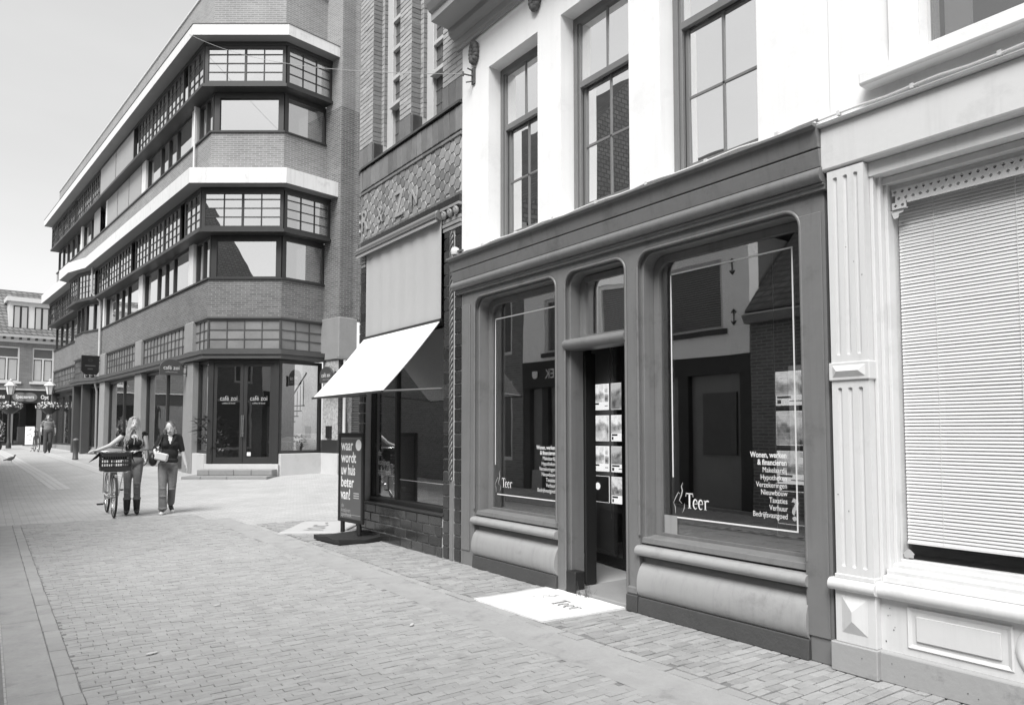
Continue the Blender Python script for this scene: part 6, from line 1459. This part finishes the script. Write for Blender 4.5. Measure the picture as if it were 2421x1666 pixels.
def street_lamp(x, y, label):
    z = gz(x, y); Lx = T(x, y, z); t = thing('street_lamp', label, 'street lamp', Lx, 'lantern lamps at the far end of the street')
    MB().lathe([(.13, 0), (.13, .25), (.09, .32), (.065, .9), (.05, 2.8), (.07, 2.82), (.05, 2.9)], n=12).build('post', M['dark'], t, Lx)
    b = MB(); b.lathe([(.14, 2.92), (.24, 3.38)], n=6, smooth=False); b.build('lantern_glass', M['lamp_glass'], t, Lx)
    b = MB(); b.lathe([(.30, 3.385), (.29, 3.42), (.10, 3.60), (.06, 3.62), (.08, 3.70), (.02, 3.78)], n=6, smooth=False); b.build('lantern_roof', M['concrete_light'], t, Lx)
    b = MB()
    for k in range(6): a = 2*pi*k/6; b.tube([(.145*cos(a), .145*sin(a), 2.9), (.245*cos(a), .245*sin(a), 3.39)], .012, 5)
    b.tube([(-.45, 0, 2.35), (.45, 0, 2.35)], .015, 5); b.build('lantern_frame', M['dark'], t, Lx)
    return t
def flower_mass(name, c, r, n, label, parts_extra=None):
    Fx = T(*c); t = thing(name, label, 'flowers', Fx); rr_ = random.Random(int(c[0]*100)); lf, pf = MB(), MB()
    for i in range(n):
        v = Vector((rr_.gauss(0, 1), rr_.gauss(0, 1), rr_.gauss(0, 1))).normalized(); v = Vector((v.x*r[0], v.y*r[1], v.z*r[2]))*rr_.uniform(.75, 1.08); s = rr_.uniform(.03, .06)
        u = v.orthogonal().normalized()*s; w = v.cross(u).normalized()*s; tgt = pf if rr_.random() < .55 and v.z > -.5*r[2] else lf
        nn = v.normalized()*s*.5; tgt.add([v-u, v-w, v+u, v+w, v+nn], [(0, 1, 4), (1, 2, 4), (2, 3, 4), (3, 0, 4)])
    lf.build('leaves', M['leaf'], t, Fx); pf.build('blossoms', M['petal'], t, Fx); return t, Fx
L1, L2 = AD(-27.3, 40), AD(-25.15, 40)
for p, a, c in ((L1, 'lantern street lamp with flower baskets, nearer the left edge', 'white flower basket on the lantern lamp nearer the left edge'), (L2, 'lantern street lamp partly hidden by the corner block', 'white flower basket on the lantern lamp beside the corner block')):
    street_lamp(p.x, p.y, a); z = gz(p.x, p.y)
    t, Fx = flower_mass('flower_basket', (p.x, p.y, z+2.28), (.62, .5, .26), 420, c); MB().lathe([(.15, -.42), (.42, -.2), (.46, -.05)], n=14).build('basket', M['dark'], t, Fx)
p = AD(-26.55, 38); t, Fx = flower_mass('flower_column', (p.x, p.y, gz(p.x, p.y)+.85), (.34, .34, .85), 520, 'tall column of white flowers at the left edge of the picture'); MB().lathe([(.2, -.86), (.24, -.7), (.1, .6)], n=12).build('planter', M['dark'], t, Fx)
p = AD(-17.15, 29.0); Bx = T(p.x, p.y, gz(p.x, p.y)); t = thing('bollard', 'dark street bollard beside the corner block', 'bollard', Bx); MB().lathe([(.11, 0), (.11, .05), (.095, .06), (.095, .70), (.105, .71), (.10, .76)], n=16).build('post', M['frame_grey'], t, Bx); MB().lathe([(.103, .761), (.09, .80), (.04, .83), (.0, .835)], n=16).build('cap', M['sash'], t, Bx)
p = AD(-29.1, 44.5); Ax = frame((p.x, p.y, gz(p.x, p.y)), RT); t = thing('sandwich_board', 'white advertising board outside the optician', 'sign', Ax); MB().box(-.28, .28, -.03, .03, .05, 1.15).build('panel', M['lettering'], t, Ax, bevel=.01); MB().box(-.3, .3, -.2, .2, 0, .05).build('foot', M['dark'], t, Ax); b = strokes([[(-.18, .9, .03), (.1, .95, .03)], [(-.15, .6, .04), (.05, .75, .04), (.15, .5, .04)], [(-.1, .3, .03), (.12, .35, .03)]], MB(), -.034); b.build('print', M['sash'], t, Ax)
# pigeon on the paving
p = AD(-18.6, 27.4); Gx = frame((p.x, p.y, gz(p.x, p.y)), RT*.8+FH*.6); t = thing('pigeon', 'dark pigeon standing on the paving at the far left', 'bird', Gx)
sculpt('body', [('e', (0, 0, .13), (.13, .065, .065), 0, RY(radians(-20))), ('c', (.09, 0, .17), .035, (.125, 0, .235), .026, 0), ('e', (.13, 0, .25), (.032, .026, .028), 0), ('c', (.15, 0, .248), .01, (.178, 0, .243), .004, 0), ('c', (-.10, 0, .11), .03, (-.22, 0, .07), .018, 0), ('c', (.02, .025, .09), .012, (.03, .025, .01), .007, 0), ('c', (.02, -.025, .09), .012, (.03, -.025, .01), .007, 0)], [M['iron']], t, Gx, .008)
# ------------------------------------------------------------------ houses across the street (seen in the shop glass)
OPP = frame((-2.35, 0, 0), (0, 1))                # local x = +y
M['opp_roof'] = brickmat('dark pantiles', .05, .08, .025, .20, .13, .02)
OH = thing('town_house', 'low white house with shuttered windows reflected in the shop glass', 'building', OPP @ T(12, 0, 0))
ow = [(9.0, 10.5), (11.2, 12.5), (13.1, 14.5)]
b = MB(); wall_grid(b, 8.4, 15.4, 2.9, 5.3, [(a, c, 3.4, 4.75) for a, c in ow], 0, .3); b.build('upper_wall', M['white_wall'], OH, OPP)
for a, c in ow:
    b = MB(); e = .08; b.box(a, a+e, .05, .15, 3.4, 4.75); b.box(c-e, c, .05, .15, 3.4, 4.75); b.box(a+e, c-e, .05, .15, 4.67, 4.75); b.box(a+e, c-e, .05, .15, 3.4, 3.46); w = b.build('window', M['concrete_light'], OH, OPP)
    n = 26
    for k in range(n): MB().box(a+e, c-e, .09, .12, 3.47+1.19*k/n, 3.47+1.19*k/n+.03).build('shutter_slat', M['sash'], w, OPP)
    MB().box(a+e, c-e, .14, .16, 3.46, 4.67).build('shutter_back', M['dark'], w, OPP); MB().box(a-.1, c+.1, -.06, .06, 3.30, 3.40).build('sill', M['dark'], OH, OPP)
for x, z in ((8.75, 4.55), (8.75, 3.6), (12.8, 4.2), (11.0, 3.9)):
    b = MB().tube([(x, -.015, z-.14), (x, -.015, z+.14)], .012, 5)
    for s in (-1, 1): b.tube([(x-.05, -.015, z+s*.08), (x, -.015, z+s*.15), (x+.05, -.015, z+s*.08)], .012, 5)
    b.build('wall_anchor', M['black'], OH, OPP)
MB().box(8.4, 15.4, -.35, .3, 5.3, 5.42).build('eave', M['white_paint'], OH, OPP); MB().profile([(-.3, 5.42), (3.4, 8.3), (7.1, 5.42)], 8.4, 15.4).build('roof', M['opp_roof'], OH, OPP)
MB().box(8.4, 15.4, .02, .3, 2.55, 2.9).build('shop_fascia', M['black'], OH, OPP)
MB().box(11.4, 15.38, -.03, .018, 2.56, 3.22).build('shop_fascia', M['black'], OH, OPP); text('lettering', 'KOEK', .34, M['lettering'], OH, OPP @ T(14.45, -.035, 2.78), align='RIGHT')
b = MB(); b.lathe([(.05, 0), (.085, .05), (.09, .14), (.08, .15)]); b.build('cup_emblem', M['lettering'], OH, OPP @ T(14.85, -.06, 2.80) @ SC(1.2, .3, 1.2))
for x in (8.4, 9.9, 11.4, 12.9, 14.4, 15.15): MB().box(x, x+.25, .02, .3, 0, 2.55).build('shop_pier', M['black'], OH, OPP)
MB().box(8.65, 15.15, .15, .17, .0, 2.55).build('shopfront', M['sash'], OH, OPP); MB().box(11.7, 12.8, .10, .148, .5, 2.3).build('shop_pane', M['sash'], OH, OPP); MB().box(13.2, 14.3, .10, .148, .5, 2.3).build('shop_pane', M['sash'], OH, OPP); MB().box(8.8, 9.6, .10, .148, 1.0, 2.2).build('shop_pane', M['frame_grey'], OH, OPP); MB().box(11.65, 15.1, .05, .149, .0, .48).build('stall_riser', M['screen'], OH, OPP); MB().box(8.5, 15.3, .35, 7, 0, 5.2).build('building_core', M['interior'], OH, OPP)
OB = thing('town_house', 'brick house with low tiled roof reflected in the large window', 'building', OPP @ T(5, 0, 0))
b = MB(); wall_grid(b, 1.5, 8.38, 0, 3.4, [(6.3, 7.6, .9, 2.6), (3.6, 5.2, .9, 2.6)], 0, .3); b.build('brick_wall', M['brick_low'], OB, OPP)
for a, c in ((6.3, 7.6), (3.6, 5.2)):
    b = MB(); e = .12; b.box(a, a+e, -.02, .15, .9, 2.6); b.box(c-e, c, -.02, .15, .9, 2.6); b.box(a+e, c-e, -.02, .15, 2.48, 2.6); b.box(a+e, c-e, -.02, .15, .9, 1.0); w = b.build('window', M['white_paint'], OB, OPP); MB().box(a+e, c-e, .08, .1, 1.0, 2.48).build('pane', M['interior'], w, OPP)
MB().profile([(.2, 3.4), (-.2, 3.4), (-.28, 3.55), (-.15, 3.62), (.2, 3.62)], 1.4, 8.38).build('gutter', M['sash'], OB, OPP); MB().profile([(-.2, 3.62), (3.4, 7.4), (7, 3.62)], 1.4, 8.38).build('roof', M['opp_roof'], OB, OPP); MB().box(1.5, 8.3, .35, 7, 0, 3.5).build('building_core', M['interior'], OB, OPP)
OC = thing('town_house', 'plain brick house across the street beyond the low white one', 'building', OPP @ T(17.5, 0, 0))
b = MB(); oo = [(15.9, 16.8, 3.5, 5.2), (17.8, 18.7, 3.5, 5.2), (15.9, 18.7, .7, 2.8)]; wall_grid(b, 15.42, 29.5, 0, 7.0, oo, 0, .3); b.build('brick_wall', M['brick_house'], OC, OPP)
for a, c, z0, z1 in oo: b = MB(); e = .09; b.box(a, a+e, .03, .15, z0, z1); b.box(c-e, c, .03, .15, z0, z1); b.box(a+e, c-e, .03, .15, z1-e, z1); b.box(a+e, c-e, .03, .15, z0, z0+e); w = b.build('window', M['white_paint'], OC, OPP); MB().box(a+e, c-e, .1, .12, z0+e, z1-e).build('pane', M['interior'], w, OPP)
MB().profile([(-.3, 7.0), (4.2, 12.2), (8.7, 7.0)], 15.42, 29.5).build('roof', M['opp_roof'], OC, OPP); MB().box(15.5, 29.4, .35, 7, 0, 6.9).build('building_core', M['interior'], OC, OPP)
OD = thing('town_house', 'brick house at the near end of the street behind the photographer', 'building', OPP @ T(-3, 0, 0))
b = MB(); oo = [(-6, -4.8, .9, 2.7), (-3.6, -2.4, .9, 2.7), (-6, -4.8, 3.7, 5.4), (-3.6, -2.4, 3.7, 5.4), (-1.2, 0, 3.7, 5.4)]; wall_grid(b, -9, 1.38, 0, 6.0, oo, 0, .3); b.build('brick_wall', M['brick_low'], OD, OPP)
for a, c, z0, z1 in oo: b = MB(); e = .09; b.box(a, a+e, .03, .15, z0, z1); b.box(c-e, c, .03, .15, z0, z1); b.box(a+e, c-e, .03, .15, z1-e, z1); b.box(a+e, c-e, .03, .15, z0, z0+e); w = b.build('window', M['white_paint'], OD, OPP); MB().box(a+e, c-e, .1, .12, z0+e, z1-e).build('pane', M['interior'], w, OPP)
MB().profile([(-.3, 6.0), (3.4, 9.2), (7.1, 6.0)], -9, 1.38).build('roof', M['opp_roof'], OD, OPP); MB().box(-8.9, 1.3, .35, 7, 0, 5.9).build('building_core', M['interior'], OD, OPP)
